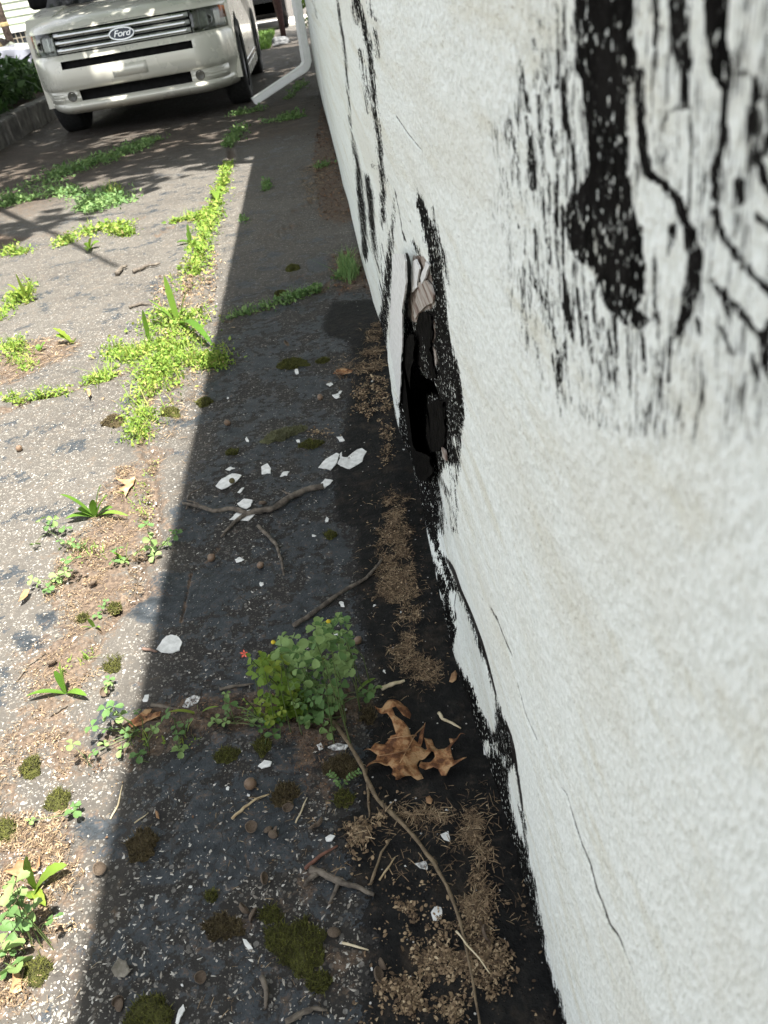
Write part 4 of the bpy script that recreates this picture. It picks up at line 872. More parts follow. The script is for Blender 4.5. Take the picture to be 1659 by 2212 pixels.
# ---- unidentified dark shape and pale lump beyond the car
M_maroon = simple('dark_maroon', (.030, .012, .010), (.065, .026, .02), 25, .8, bump=.3)
pp = AT(606, 37, 19.0)
mb = MB(); mb.tube([(0, 0, -.02), (0, 0, .25), (-.01, 0, .75), (-.01, 0, 1.9)], [.055, .06, .10, .11], 10)
o = mb.build('dark_shape', M_maroon, None, True); o.location = (G(606, 40)[0]*19.0/G(606, 40)[1], 19.0, -.06); tag(o, 'unidentified dark red brown shape narrowing towards its foot, far behind the beige car', 'post')
bb = bmesh.new(); bmesh.ops.create_icosphere(bb, subdivisions=3, radius=1)
for v in bb.verts:
    n_ = 0.7+.6*float(fbm(np.array([v.co.x*1.7+4]), np.array([v.co.y*1.7+v.co.z*2.1]), 77, 3)[0]); v.co = Vector((v.co.x*.17*n_, v.co.y*.12*n_, max(-.02, v.co.z*.10*n_)))
me = bpy.data.meshes.new('stone'); bb.to_mesh(me); bb.free(); me.materials.append(simple('pale_lump', (.05, .053, .057), (.16, .165, .17), 12, .8, bump=.5))
o = link('pale_lump', me); g_ = G(600, 52); o.location = (o.location[0]+g_[0]*17/g_[1], 17.0, -.03); tag(o, 'pale grey lump lying at the foot of the dark red shape', 'stone')

# ---- downspout
ds = empty('downspout', (.012, 8.55, 0), 'white ribbed metal downspout with a kicked out extension at the far wall corner', 'downspout')
M_spout = simple('spout_white', (.76, .78, .75), (.84, .85, .83), 14, .4)
def ribbed(name, pts, w_=.088, d_=.066, parent=ds):
    pr = []
    nrib = 4
    for sgn, ln, dp in ((0, w_, d_), (1, d_, w_), (2, w_, d_), (3, d_, w_)):
        for k in range(nrib*2):
            u = -ln/2+ln*(k+.5)/(nrib*2); e_ = dp/2-(.0035 if k % 2 else 0)
            x, y = (u, -e_) if sgn == 0 else (e_, u) if sgn == 1 else (-u, e_) if sgn == 2 else (-e_, -u)
            pr.append((x, y))
    m_ = MB(); n_ = len(pr); V = []; F = []
    pts = [np.array(p, float) for p in pts]
    for k, p in enumerate(pts):
        t_ = pts[min(k+1, len(pts)-1)]-pts[max(k-1, 0)]; t_ /= np.linalg.norm(t_)
        hz = np.array([-.955, -.297, 0.]); sd_ = np.cross(hz, [0, 0, 1.]); sd_ /= np.linalg.norm(sd_); up = np.cross(sd_, t_)
        V += [p+sd_*a+up*b for a, b in pr]
    for k in range(len(pts)-1): F += [(k*n_+j, k*n_+(j+1) % n_, (k+1)*n_+(j+1) % n_, (k+1)*n_+j) for j in range(n_)]
    m_.add(V, F); m_.build(name, M_spout, parent, False)
d0 = np.array([.012, 8.55, 0]); el = AT(664, 142, 8.55)-d0; en = on(549, 219, .06)-d0
dr = (en-el); dr /= np.linalg.norm(dr)
ribbed('pipe', [(el[0], el[1], 2.08), (el[0], el[1], 1.2), (el[0], el[1], el[2]+.13)])
bend = [np.array([el[0], el[1], el[2]+.15]), np.array([el[0], el[1], el[2]+.035])]+[el+np.array([0, 0, .03])*(1-k/3)**2+dr*.05*(k/3) for k in range(1, 4)]+[el+dr*.10]
ribbed('elbow', bend, .094, .072)
ribbed('extension', [el+dr*.075, el+dr*.3, en])
m_ = MB(); m_.box(-.05, .085, -.02, .02, 1.0, 1.03); q = m_.build('strap', M_spout, ds)

# ================================================================== SMALL PLANTS
M_clover = simple('clover_leaf', None, None, 60, .6, rnd=True, trans=.3, spec=.3, stops=[(0, (.07, .15, .045)), (.5, (.14, .245, .08)), (1, (.24, .34, .12))])
M_yellowg = simple('yellow_green_leaf', None, None, 60, .55, rnd=True, trans=.35, spec=.3, stops=[(0, (.10, .19, .025)), (.6, (.17, .26, .035)), (1, (.27, .33, .05))])
M_weed = simple('weed_mat_leaf', None, None, 25, .6, rnd=True, trans=.35, spec=.3, stops=[(0, (.07, .13, .02)), (.35, (.16, .27, .04)), (.72, (.26, .37, .06)), (.9, (.36, .38, .10)), (1, (.34, .27, .13))])
M_lance = simple('lance_leaf', None, None, 50, .5, rnd=True, trans=.35, spec=.3, stops=[(0, (.07, .16, .02)), (.6, (.14, .26, .035)), (1, (.22, .34, .06))])
M_stem = simple('green_stem', (.05, .085, .02), (.10, .13, .04), 60, .6)
M_dry = simple('dry_stalk', (.30, .22, .12), (.52, .42, .26), 80, .85)
def trefoil(cup, notch, seed):
    rr = random.Random(seed); V = []; F = []
    for k in range(3):
        a = k*2*math.pi/3+rr.uniform(-.12, .12); s = rr.uniform(.85, 1.1); ca, sa = math.cos(a), math.sin(a)
        out = [(0, .04, 0), (.22, .30, cup), (.40, .62, cup*1.3), (.36, .88, cup*.9), (.16, 1.02, cup*.2), (0, 1.0-notch, -.02), (-.16, 1.02, cup*.2), (-.36, .88, cup*.9), (-.40, .62, cup*1.3), (-.22, .30, cup), (0, .55, -.04)]
        n0 = len(V)
        for (x, y, z) in out: V.append((s*(x*ca-y*sa), s*(x*sa+y*ca), s*z+.05*s*y*rr.uniform(-1, 1)-.10*y*y))
        F += [(n0+j, n0+(j+1) % 10, n0+10) for j in range(10)]
    return mesh('leaf', V, F, M_clover, True, {'rnd': [rr.random()]*len(V)})
TREF = [trefoil(.12, .10, 1), trefoil(.18, .05, 2), trefoil(.08, .12, 3), trefoil(.22, .08, 4)]
def put(parent, me, p, size, yaw, tilt=.35, name='leaf', mat=None):
    o = bpy.data.objects.new(name, me); COL.objects.link(o); o.parent = parent
    o.location = Vector(p)-Vector(parent.location); o.scale = (size,)*3
    o.rotation_euler = (random.gauss(0, tilt), random.gauss(0, tilt), yaw)
    if mat: o.material_slots[0].link = 'OBJECT'; o.material_slots[0].material = mat
    return o
def clover(base, leaves, label, size=.013, group=None, spread=.05, mat=None, cat='clover', name='clover_plant', stem=True, y0=None, ymax=.13):
    b = on(*base); e = empty(name, b, label, cat, group); st = MB()
    for q in leaves:
        Y = b[1]+random.uniform(-spread, spread)*.6
        p = AT(q[0], q[1], Y)
        gzz = gz(p[0], p[1])
        if p[2] < gzz+.012: p = on(q[0], q[1], random.uniform(.012, .022))
        if p[2] > ymax: p = AT(q[0], q[1], Y-.03)
        s = size*random.uniform(.6, 1.25)*(q[2] if len(q) > 2 else 1)
        put(e, random.choice(TREF), p, s, random.uniform(0, 6.28), .35, mat=mat)
        r0 = b+np.array([random.uniform(-.012, .012), random.uniform(-.012, .012), 0]) if np.linalg.norm(p-b) < .09 else np.array([p[0]+random.uniform(-.02, .02), p[1]+random.uniform(-.01, .02), gz(p[0], p[1])])
        mid = (r0+p)/2+np.array([random.uniform(-.006, .006), random.uniform(-.006, .006), .006])
        if random.random() < (1.0 if len(leaves) < 40 else .3): st.tube([r0-b, mid-b, p-b], [.0008, .0007, .0006], 4)
    st.build('stems', M_stem, e, kind='stuff')
    return e
def inside(poly, n, seed):
    rng = np.random.default_rng(seed); P = np.array(poly); lo, hi = P.min(0), P.max(0); out = []
    while len(out) < n:
        c = rng.uniform(lo, hi, (200, 2)); c = c[sd_poly(c, P) < 0]; out += c.tolist()
    return out[:n]
random.seed(21)
CL = ZP('j', [(480,420),(520,330),(640,370),(700,300),(780,250),(900,215),(950,250),(970,380),(990,480),(950,620),(900,700),(940,770),(840,820),(760,860),(700,900),(620,890),(600,780),(560,640),(500,520)])
cl = clover((690, 1548), inside(CL, 125, 5), 'large shaded clover clump in the crack beside the tar strip', .0138, spread=.09)
for (x, y) in ZP('j', [(458,380),(818,245),(575,705)]):
    p = AT(x, y, cl.location[1]-.01); m_ = MB(); m_.rev([(.0005, -.003), (.003, -.001), (.0034, .001), (.0005, .004)], 8); o = m_.build('yellow_bud', simple('yellow_bud', (.55, .42, .02), (.65, .5, .03), 80, .6), cl, True); o.location = Vector(p)-cl.location
clover((640, 1545), inside(ZP('j', [(300,480),(480,400),(560,520),(600,640),(640,880),(540,900),(440,900),(290,900),(420,740),(430,620),(340,600)]), 48, 15), 'loose yellow green clover sprawling left of the large clump', .012, spread=.08, mat=M_yellowg)
# scarlet flowered weed at its left side: paired oval leaves on thin stems
def paired(base, stems, label, mat, size=.012, name='leafy_weed', cat='weed', group=None, flower=None):
    b = on(*base); e = empty(name, b, label, cat, group); st = MB(); lf = ovate(mat)
    for tip, n in stems:
        Y = b[1]+random.uniform(-.03, .03); t = AT(tip[0], tip[1], Y)
        if t[2] < gz(t[0], t[1])+.01: t = on(tip[0], tip[1], .012)
        mid = (b+t)/2+np.array([random.uniform(-.01, .01), 0, .012])
        P = [b*(1-u)**2+2*mid*u*(1-u)+t*u*u for u in np.linspace(0, 1, 6)]
        st.tube([p-b for p in P], [.0013]*5+[.0008], 4)
        for k in range(n):
            u = .3+.7*k/max(1, n-1); p = b*(1-u)**2+2*mid*u*(1-u)+t*u*u; ya = random.uniform(0, 6.28)
            for s in (0, math.pi): put(e, lf, p, size*random.uniform(.8, 1.2)*(1.1-.4*u), ya+s, .35)
    st.build('stems', M_stem, e, kind='stuff')
    if flower:
        p = AT(flower[0], flower[1], b[1]); f = MB()
        for k in range(5):
            a = k*1.257; f.add([(0, 0, 0), (.004*math.cos(a-.4), .004*math.sin(a-.4), .002), (.0062*math.cos(a), .0062*math.sin(a), .0025), (.004*math.cos(a+.4), .004*math.sin(a+.4), .002)], [(0, 1, 2, 3)])
        o = f.build('flower', simple('scarlet_petal', (.62, .09, .05), (.72, .14, .08), 90, .6), e); o.location = Vector(p)-e.location; o.rotation_euler = (.8, -.3, 0)
    return e
_ov = {}
def ovate(mat):
    if mat.name in _ov: return _ov[mat.name]
    V = [(0, 0, 0), (.22, .25, .05), (.30, .5, .06), (.2, .78, .02), (0, 1, -.06), (-.2, .78, .02), (-.30, .5, .06), (-.22, .25, .05), (0, .5, -.02)]
    _ov[mat.name] = mesh('leaf', V, [(j, (j+1) % 8, 8) for j in range(8)], mat, True, {'rnd': [.5]*9}); return _ov[mat.name]
paired((660, 1540), [(ZP('j', [q])[0], n) for q, n in (((300,480),6),((340,580),6),((450,470),6),((480,560),6),((420,740),6),((360,740),5),((480,800),5),((560,620),5),((590,820),5),((400,860),4),((540,760),4))],
       'yellow green weed with one scarlet flower at the left of the clover clump', M_yellowg, .019, flower=Z('j')(270, 455))
paired((560, 1560), [(ZP('j', [q])[0], n) for q, n in (((270,760),4),((220,800),3),((260,840),3))], 'tiny yellow leaved sprig left of the scarlet flower', M_yellowg, .008)
clover((500, 1555), ZP('j', [(150,720),(170,780),(160,840),(85,880),(80,900),(150,900),(300,890),(330,920),(360,880),(420,900),(460,980),(510,900),(380,940)]), 'small clovers creeping left from the clump along the crack', .011, spread=.02)
clover((735, 1560), ZP('j', [(790,930),(820,970),(700,910),(670,880,1.1),(750,880)]), 'small clover just below the big clump', .010, spread=.02)
clover((725, 1530), ZP('j', [(1080,700),(1115,690),(1060,735)]), 'dark clover leaf lying on the tar right of the clump', .013, spread=.01)
def sprig(base, tips, label, mat, size=.006):   # vetch-like sprig: pairs of small leaflets
    b = on(*base); e = empty('leafy_sprig', b, label, 'sprig'); st = MB(); lf = ovate(mat)
    for tip in tips:
        t = on(tip[0], tip[1], .012); mid = (b+t)/2+np.array([0, 0, .012]); P = [b*(1-u)**2+2*mid*u*(1-u)+t*u*u for u in np.linspace(0, 1, 6)]
        st.tube([p-b for p in P], .0007, 4); d = t-b; ya = math.atan2(d[1], d[0])
        for k in range(6):
            u = .2+.8*k/5; p = b*(1-u)**2+2*mid*u*(1-u)+t*u*u
            for s in (-1, 1): put(e, lf, p, size, ya-math.pi/2+s*1.1, .2)
    st.build('stems', M_stem, e, kind='stuff')
sprig(Z('j')(905, 1330), ZP('j', [(1015, 1225), (825, 1235), (880, 1300)]), 'tiny blue green leaf sprig on moss left of the oak leaf', M_clover)

# lance leaved plants
def lance_mesh(b, t, w, arch, seed, jag=0.0):
    rr = random.Random(seed); b = np.array(b, float); t = np.array(t, float); d = t-b; L = np.linalg.norm(d); sd_ = np.cross(d, [0, 0, 1.]); sd_ /= np.linalg.norm(sd_)+1e-9
    tw = rr.uniform(-.5, .5); V = []; F = []; n = 9
    for k in range(n+1):
        u = k/n; p = b+d*u+np.array([0, 0, arch*L*math.sin(math.pi*u)]); ww = w*(.12+.88*math.sin(math.pi*min(1, .08+u*.92))**.8)*(1 if k < n else 0)
        if jag and k % 2: ww *= 1-jag
        up = np.array([0, 0, 1.])*math.cos(tw)+sd_*0; s_ = sd_*math.cos(tw*u)+np.array([0, 0, 1.])*math.sin(tw*u)
        V += [p-s_*ww/2+up*ww*.18, p-up*ww*.05, p+s_*ww/2+up*ww*.18]
    for k in range(n):
        a = k*3; F += [(a, a+1, a+4, a+3), (a+1, a+2, a+5, a+4)]
    return V, F
def lance_plant(base, tips, label, mat=None, name='broadleaf_weed', cat='weed', group=None, arch=.12, jag=0.0, lift=0.0):
    mat = mat or M_lance; b = on(*base); e = empty(name, b, label, cat, group)
    for k, q in enumerate(tips):
        w = (q[2] if len(q) > 2 else .02)*.68
        Yt = b[1]+(q[3] if len(q) > 3 else random.uniform(-.01, .01)); t = AT(q[0], q[1], Yt)
        if t[2] < gz(t[0], t[1])+.012: t = on(q[0], q[1], .015)
        V, F = lance_mesh((0, 0, lift), t-b, w, arch if t[2] < .08 else arch*.4, k+len(label), jag)
        me = mesh('leaf', V, F, mat, True, {'rnd': [random.random()]*len(V)}); link('leaf', me, e)
    return e
lance_plant(Z('g')(700, 990), [q+(.026,) for q in ZP('g', [(432,822),(470,1002),(560,930),(735,752),(782,828),(820,918),(662,866)])]+[Z('g')(935, 980)+(.014,)], 'plantain rosette with long pale leaves on the sunlit asphalt', name='plantain')
lance_plant(Z('i')(435, 382), [q+(.016,) for q in ZP('i', [(390,172),(358,232),(412,215),(165,402),(570,398)])], 'small plant with two upright leaves beside the acorn cap', name='upright_weed')
lance_plant(Z('b')(165, 1040), [q+(.034,) for q in ZP('b', [(92,868),(40,932),(192,892),(70,985),(205,955),(140,920)])], 'bushy broadleaf weed with pointed leaves at the left edge', M_yellowg)
lance_plant(Z('b')(893, 1292), [Z('b')(846, 1083)+(.028,), Z('b')(905, 1200)+(.02,)], 'single upright spearhead leaf standing in the sunny weed patch')
lance_plant(Z('b')(1062, 1175), [q+(.034,) for q in ZP('b', [(972,880),(872,1018),(1112,958),(890,1075)])]+[Z('b')(1268, 1302)+(.04,)], 'plantain with several long upright leaves in the crack', name='plantain')
lance_plant(Z('b')(1130, 690), [q+(.045,) for q in ZP('b', [(1045,688),(1120,620),(1160,700),(1115,575)])], 'broad oval leaved weed high in the sunlit crack', M_lance)
lance_plant(Z('b')(535, 725), [q+(.05,) for q in ZP('b', [(500,690),(590,680),(540,660),(520,735)])], 'three pointed pale leaf near the left weed cluster', M_yellowg)
lance_plant(Z('b')(435, 1285), [q+(.05,) for q in ZP('b', [(310,1195),(330,1240),(440,1265)])], 'jagged toothed leaf lying over the left crack', M_yellowg, jag=.35)
lance_plant(Z('b')(240, 1330), [q+(.028,) for q in ZP('b', [(270,1280),(215,1295),(250,1310)])], 'small rounded leaf pair below the jagged leaf', M_lance)
lance_plant(Z('b')(1280, 400), [q+(.08,) for q in ZP('b', [(1240,350),(1320,360),(1290,440)])], 'big pale leaf near the far end of the sunlit crack', M_yellowg)
lance_plant(Z('k')(235, 500), [q for q in [Z('k')(165, 290)+(.026,), Z('k')(440, 342)+(.026,), Z('k')(298, 612)+(.018,), Z('k')(140, 445)+(.03,), Z('k')(262, 600)+(.016,), Z('k')(210, 560)+(.03,)]], 'toothed leafy weed rising at the lower left corner', M_yellowg, jag=.15, arch=.15)
clover(Z('k')(190, 870), ZP('k', [(100,462),(85,525),(110,560),(90,600),(215,640,1.15),(345,690,1.15),(160,690),(120,720),(90,770),(60,640)]), 'sunlit clover below the toothed weed at the lower left', .016, spread=.03)
clover(Z('k')(80, 960), ZP('k', [(25,900,1.2),(55,905),(65,1015),(100,1010),(10,860)]), 'clover at the left edge above the mossy corner', .017, spread=.02)
clover(Z('i')(900, 650), ZP('i', [(600,600),(690,480),(700,520),(740,470),(780,530),(890,500),(820,635),(700,615),(680,710),(610,770),(800,745),(870,640)]), 'sunlit clover straddling the shadow edge at the slab crack', .013, spread=.03)
clover(Z('i')(930, 800), ZP('i', [(470,715),(920,770),(905,790),(1020,610),(990,620)]), 'stray clover leaves at the shadow edge', .013, spread=.01)
clover(Z('i')(1180, 640), ZP('i', [(1085,520),(1160,590),(1160,650),(1230,570),(1165,745),(1180,760)]), 'shaded clover between the shadow edge and the large clump', .012, spread=.02)
lance_plant(Z('i')(1300, 520), [Z('i')(1090, 508)+(.012,), Z('i')(1430, 468)+(.006,), Z('i')(1290, 455)+(.006,)], 'narrow pale blade lying in the shaded crack', M_yellowg)
lance_plant(Z('j')(1000, 712), [Z('j')(1128, 614)+(.010,)], 'single narrow green blade pointing at the straw', M_yellowg, name='grass_tuft', cat='grass')
lance_plant(Z('j')(930, 600), [Z('j')(880, 335)+(.010,), Z('j')(640, 440)+(.007,), Z('j')(690, 250)+(.005,), Z('j')(500, 500)+(.006,)], 'narrow grass blades rising through the clover clump', M_yellowg, name='grass_tuft', cat='grass')
clover(Z('g')(360, 1100), ZP('g', [(360,1050),(385,1010),(330,1060),(290,1010,.8),(470,1070),(480,1180),(440,1160),(520,1170),(600,1190),(560,1200),(250,1185),(690,1200)]), 'clover creeping below the plantain rosette', .013, spread=.03)
clover(Z('g')(420, 1470), ZP('g', [(235,1445),(280,1470),(350,1500),(340,1520),(400,1440),(420,1420),(470,1390),(510,1380),(480,1300),(540,1290)]), 'clover runner at the left edge of the sunny dirt', .014, spread=.02)
clover(Z('g')(1100, 1250), ZP('g', [(1260,1090),(1280,1110),(1100,1200),(1200,1190),(1220,1170),(1010,1240),(1060,1040),(1090,1150),(1120,1270)]), 'clover on the sunlit slab close to the shadow edge', .014, spread=.02)
clover(Z('g')(860, 1320), ZP('g', [(820,1310),(870,1290),(900,1310),(850,1220)]), 'small clover in the middle of the sunny dirt', .012, spread=.01)
lance_plant(Z('g')(920, 1320), [Z('g')(790, 1230)+(.012,), Z('g')(940, 1275)+(.010,), Z('g')(930, 1170)+(.005,)], 'yellow green grass sprout in the sunny dirt', M_yellowg, name='grass_tuft', cat='grass')
clover(Z('g')(760, 1660), ZP('g', [(740,1640),(710,1700),(765,1600)]), 'tiny clover above the nailed paint chip', .010, spread=.01)
lance_plant(Z('g')(690, 1800), [Z('g')(640, 1725)+(.012,), Z('g')(580, 1790)+(.006,), Z('g')(730, 1790)+(.007,)], 'small pointed seedling beside a white chip', M_lance)
clover(Z('i')(500, 1140), ZP('i', [(490,1120),(485,1150),(200,1215)]), 'tiny sunlit clover beside the shadow and moss', .012, spread=.01)
clover(Z('i')(720, 330), ZP('i', [(710,290),(715,320),(700,340)]), 'lone small clover beside a flat moss patch', .011, spread=.01)

# mats of tiny weeds in the joints: nobody could count the leaves
def mat_cover(name, lines, n, smin, smax, hmax, mat, seed, kind='stuff', label=None, tuft=.3):
    rng = np.random.default_rng(seed); P = []
    tot = sum(l[2] for l in lines)
    for pts, wid, wt in lines:
        g = np.array([G(*p)[:2] for p in pts]); seg = np.linalg.norm(np.diff(g, axis=0), axis=1); cum = np.concatenate([[0], np.cumsum(seg)])
        k = int(n*wt/tot); u = rng.uniform(0, cum[-1], k*3)
        x = np.interp(u, cum, g[:, 0]); y = np.interp(u, cum, g[:, 1]); w = np.interp(u/cum[-1], np.linspace(0, 1, len(wid)), wid)
        x = x+rng.normal(0, .36, len(u))*w; y = y+rng.normal(0, .36, len(u))*w
        d = fbm(x*9, y*9, seed, 3); o_ = np.argsort(-(d+rng.uniform(0, .85, len(u))))[:k]
        hz = np.clip((d[o_]-.3)*2.2, .1, 1)
        z = base_z(x[o_], y[o_])+rng.uniform(0, 1, k)**1.5*hmax*hz
        P.append(np.stack([x[o_], y[o_], z], 1))
    P = np.concatenate(P); m_ = len(P); far = np.clip(P[:, 1]/2.2, .8, 1.7)
    parts = [scatter(*LEAFQ, P, rotmats(m_, .6, rng=rng), rng.uniform(smin, smax, m_)*far)]
    sp = P[rng.choice(m_, m_//5)].copy(); sp[:, 2] = base_z(sp[:, 0], sp[:, 1])
    b = blades(sp, len(sp), .01, hmax*1.3, .0012, .8, rng); parts.append((b[0], b[1], b[2]))
    o = join(name, parts, mat); o['kind'] = kind
    if label: o['label'] = label
    return o
mat_cover('weed_mat', [([(492,345),(480,400),(462,450)], [.05,.07,.07], 1.0), ([(462,450),(440,520),(415,600),(395,660)], [.08,.08,.09,.10], 1.6), ([(395,660),(370,720),(350,790)], [.12,.16,.14], 1.6), ([(240,760),(300,770),(350,760),(420,770),(480,790)], [.07,.13,.15,.13,.04], 2.2),
                       ([(350,790),(330,850),(310,910),(300,960)], [.12,.11,.09,.06], 1.6), ([(440,470),(400,470),(370,480)], [.05,.06,.03], .5), ([(130,530),(190,500),(240,490),(280,505)], [.06,.11,.13,.05], 1.0), ([(200,830),(240,800)], [.06,.06], .4)],
          10500, .007, .017, .042, M_weed, 61, label='sunlit mat of small yellow green weeds filling the long driveway crack')
mat_cover('weed_mat', [([(-10,690),(30,650),(40,630)], [.06,.07,.06], .6), ([(-20,760),(20,740),(60,800)], [.07,.08,.05], .8), ([(0,860),(40,870),(150,850)], [.03,.03,.04], .5), ([(0,545),(60,540)], [.08,.07], .4), ([(60,600),(60,650)], [.04,.05], .3)],
          1800, .007, .015, .04, M_weed, 62, label='sunlit scattered weed tufts along the left cracks')
mat_cover('weed_mat', [([(60,400),(150,360),(240,330),(330,290)], [.25,.30,.28,.15], 2), ([(110,410),(200,410),(260,440)], [.15,.2,.15], 1), ([(0,440),(60,420)], [.15,.2], .6), ([(490,310),(505,290),(518,265)], [.07,.09,.08], .5), ([(170,440),(210,455)], [.1,.1], .4), ([(620,200),(650,170)], [.08,.1], .3), ([(500,235),(560,225)], [.1,.1], .3), ([(590,250),(640,240)], [.15,.15], .5)],
          6000, .010, .022, .06, M_clover, 63, label='shaded green weeds across the driveway before the parked car')
mat_cover('weed_mat', [([(505,688),(560,668),(620,650),(690,628)], [.03,.05,.06,.03], 1), ([(725,600),(755,590)], [.03,.03], .35), ([(575,390),(577,410)], [.03,.04], .2), ([(690,360),(705,350)], [.06,.05], .2), ([(520,470),(530,480)], [.02,.02], .05)],
          1500, .007, .015, .035, M_clover, 64, label='shaded weed line crossing to the wall in a slab crack')
mat_cover('weed_mat', [([(330,1000),(300,1080),(320,1140)], [.03,.03,.03], 1), ([(230,1200),(150,1180)], [.03,.04], .5), ([(200,1420),(120,1460)], [.02,.02], .3), ([(330,1590),(280,1590),(430,1600)], [.02,.02,.02], .4)],
          420, .004, .009, .015, M_weed, 65, label='sparse tiny seedlings dotted over the sunny dirt')
n = 260; q = inside(ZP('c', [(560,1380),(640,1380),(690,1480),(640,1530),(560,1510)]), n, 8); gp = np.array([on(*p) for p in q]); V_ = blades(gp, n, .02, .075, .0018, .7)
o = join('grass_tuft', [V_], M_clover); tag(o, 'shaded green grass tuft growing against the wall foot', 'grass')
n = 55; q = inside(ZP('b', [(620,380),(720,350),(740,420),(640,430)]), n, 9); gp = np.array([on(*p) for p in q]); V_ = blades(gp, n, .03, .08, .003, .9)
o = join('grass_tuft', [V_], M_weed); tag(o, 'pale dry grass tuft at the shade edge on the left', 'grass')

# ================================================================== LITTER, STONES (stuff)
STV = []
for a, r in ((.1, 1.15), (.9, .75), (2.0, 1.0), (2.9, 1.2), (3.9, .65), (5.1, 1.05)): STV.append((r*math.cos(a), r*math.sin(a)*.75, .0))
for k in range(6): x, y, _ = STV[k]; STV.append((x*.80, y*.80, .30+random.uniform(-.14, .10)))
STF = [(k, (k+1) % 6, 6+(k+1) % 6, 6+k) for k in range(6)]+[(6, 7, 8, 9), (6, 9, 10, 11)]
def stones(name, n, ymax, smin, smax, seed, label):
    rng = np.random.default_rng(seed); y = .30+(ymax-.30)*rng.uniform(0, 1, n*3)**1.35; xl_ = -.36-.31*y; x = xl_+(.09-xl_)*rng.uniform(0, 1, n*3)
    p = np.stack([x, y], 1); okm = (field(p, toW(TAR), .05)/.05 < -.1+.0*x)
    seal = field(p, toW(SEAL), .04)/.04; dd = fbm(x*16, y*16, seed, 3)
    okm &= (seal < rng.uniform(-.2, 1.6, len(x))) & (dd > rng.uniform(.28, .58, len(x))) & (rng.uniform(0, 1, len(x)) > .68*np.clip((x+.47)/.1, 0, 1)*np.clip((y-.45)*2.5, .35, 1)); p = p[okm][:n]; m_ = len(p)
    s = rng.uniform(0, 1, m_)**2.2*(smax-smin)+smin
    P = np.stack([p[:, 0], p[:, 1], base_z(p[:, 0], p[:, 1])-s*.12], 1)
    S = np.stack([s*rng.uniform(.6, 1.5, m_), s*rng.uniform(.6, 1.1, m_), s*rng.uniform(.4, .9, m_)], 1)
    V, F, r = scatter(STV, STF, P, rotmats(m_, .22, rng=rng), S); o = join(name, [(V, F, r)], M_stone); o['kind'] = 'stuff'; o['label'] = label
M_stone = simple('pale_aggregate', None, None, 300, .85, rnd=True, stops=[(0, (.10, .085, .07)), (.3, (.24, .22, .19)), (.65, (.38, .36, .32)), (1, (.54, .53, .49))])
stones('loose_aggregate', 10500, 3.0, .0010, .0040, 71, 'pale stone chips worn loose from the old asphalt')
# dry bits: bent scraps and thin stalks
SCR = ([(-.08, 0, 0), (.08, 0, 0), (.42, .35, .16), (-.38, .38, .20), (.36, .8, .22), (-.34, .78, .10), (.06, 1.25, .02), (-.07, 1.22, .04)], [(0, 1, 2, 3), (3, 2, 4, 5), (5, 4, 6, 7)])
STK = ([(-.03, 0, 0), (.03, 0, .02), (.035, .5, .08), (-.03, .5, .10), (.03, 1, -.02), (-.02, 1, .0)], [(0, 1, 2, 3), (3, 2, 4, 5)])
M_litter = simple('dry_litter', None, None, 200, .9, rnd=True, stops=[(0, (.030, .019, .011)), (.32, (.095, .062, .035)), (.6, (.19, .13, .075)), (.85, (.32, .235, .14)), (1, (.50, .40, .26))])
M_litter2 = simple('dark_litter', None, None, 200, .9, rnd=True, stops=[(0, (.02, .012, .008)), (.5, (.085, .045, .025)), (.85, (.17, .10, .055)), (1, (.30, .20, .12))])
def litter(name, zones, n, smin, smax, h, mat, seed, label, stalk=.35, ero=.36):
    rng = np.random.default_rng(seed); Ps = []; Ss = []
    area = [abs(0.5*sum(a[0]*b[1]-b[0]*a[1] for a, b in zip([G(*p) for p in z], [G(*p) for p in z[1:]+z[:1]]))) for z in zones]
    for z, a in zip(zones, area):
        k = max(8, int(n*a/sum(area))); poly = np.array([G(*p)[:2] for p in z]); lo, hi = poly.min(0)-.03, poly.max(0)+.03; got = []
        for _ in range(60):
            c = rng.uniform(lo, hi, (k*4, 2)); d = -sd_poly(c, poly)
            w = np.clip(d/.016+.35+(fbm(c[:, 0]*70, c[:, 1]*70, seed+3, 3)-.5)*2.2, .012, 1)*np.clip((fbm(c[:, 0]*38, c[:, 1]*38, seed, 3)-ero)*4.5, .05, 1)
            got += c[rng.uniform(0, 1, len(c)) < w].tolist()
            if len(got) >= k: break
        c = np.array(got[:k]); hz = fbm(c[:, 0]*30, c[:, 1]*30, seed, 3)
        Ps.append(np.stack([c[:, 0], c[:, 1], base_z(c[:, 0], c[:, 1])+.003+rng.uniform(0, 1, len(c))*h*np.clip((hz-.25)*2, .1, 1)], 1))
    P = np.concatenate(Ps); m_ = len(P); ns = int(m_*stalk); far = np.clip(P[:, 1]/1.2, .9, 2.2)
    a = scatter(*SCR, P[ns:], rotmats(m_-ns, .32, rng=rng), np.stack([rng.uniform(.25, 1.1, m_-ns), rng.uniform(.5, 1.2, m_-ns), rng.uniform(.6, 1.8, m_-ns)], 1)*((smin*.5+(smax-smin*.5)*rng.uniform(0, 1, m_-ns)**1.8)*far[ns:])[:, None])
    b = scatter(*STK, P[:ns], rotmats(ns, .12, rng=rng), rng.uniform(1.0, 4.5, ns)*smax*.6*far[:ns])
    o = join(name, [a, b], mat); o['kind'] = 'stuff'; o['label'] = label; return o
L1 = ZP('h', [(560,60),(640,110),(660,250),(690,300),(670,400),(690,520),(730,580),(720,680),(750,760),(740,900),(730,1020),(760,1100),(820,1170),(890,1200),(880,1290),(790,1340),(700,1320),(640,1250),(560,1180),(560,1090),(640,1040),(600,960),(640,880),(620,810),(560,800),(480,760),(480,640),(490,520),(470,430),(490,330),(540,250),(530,150)])
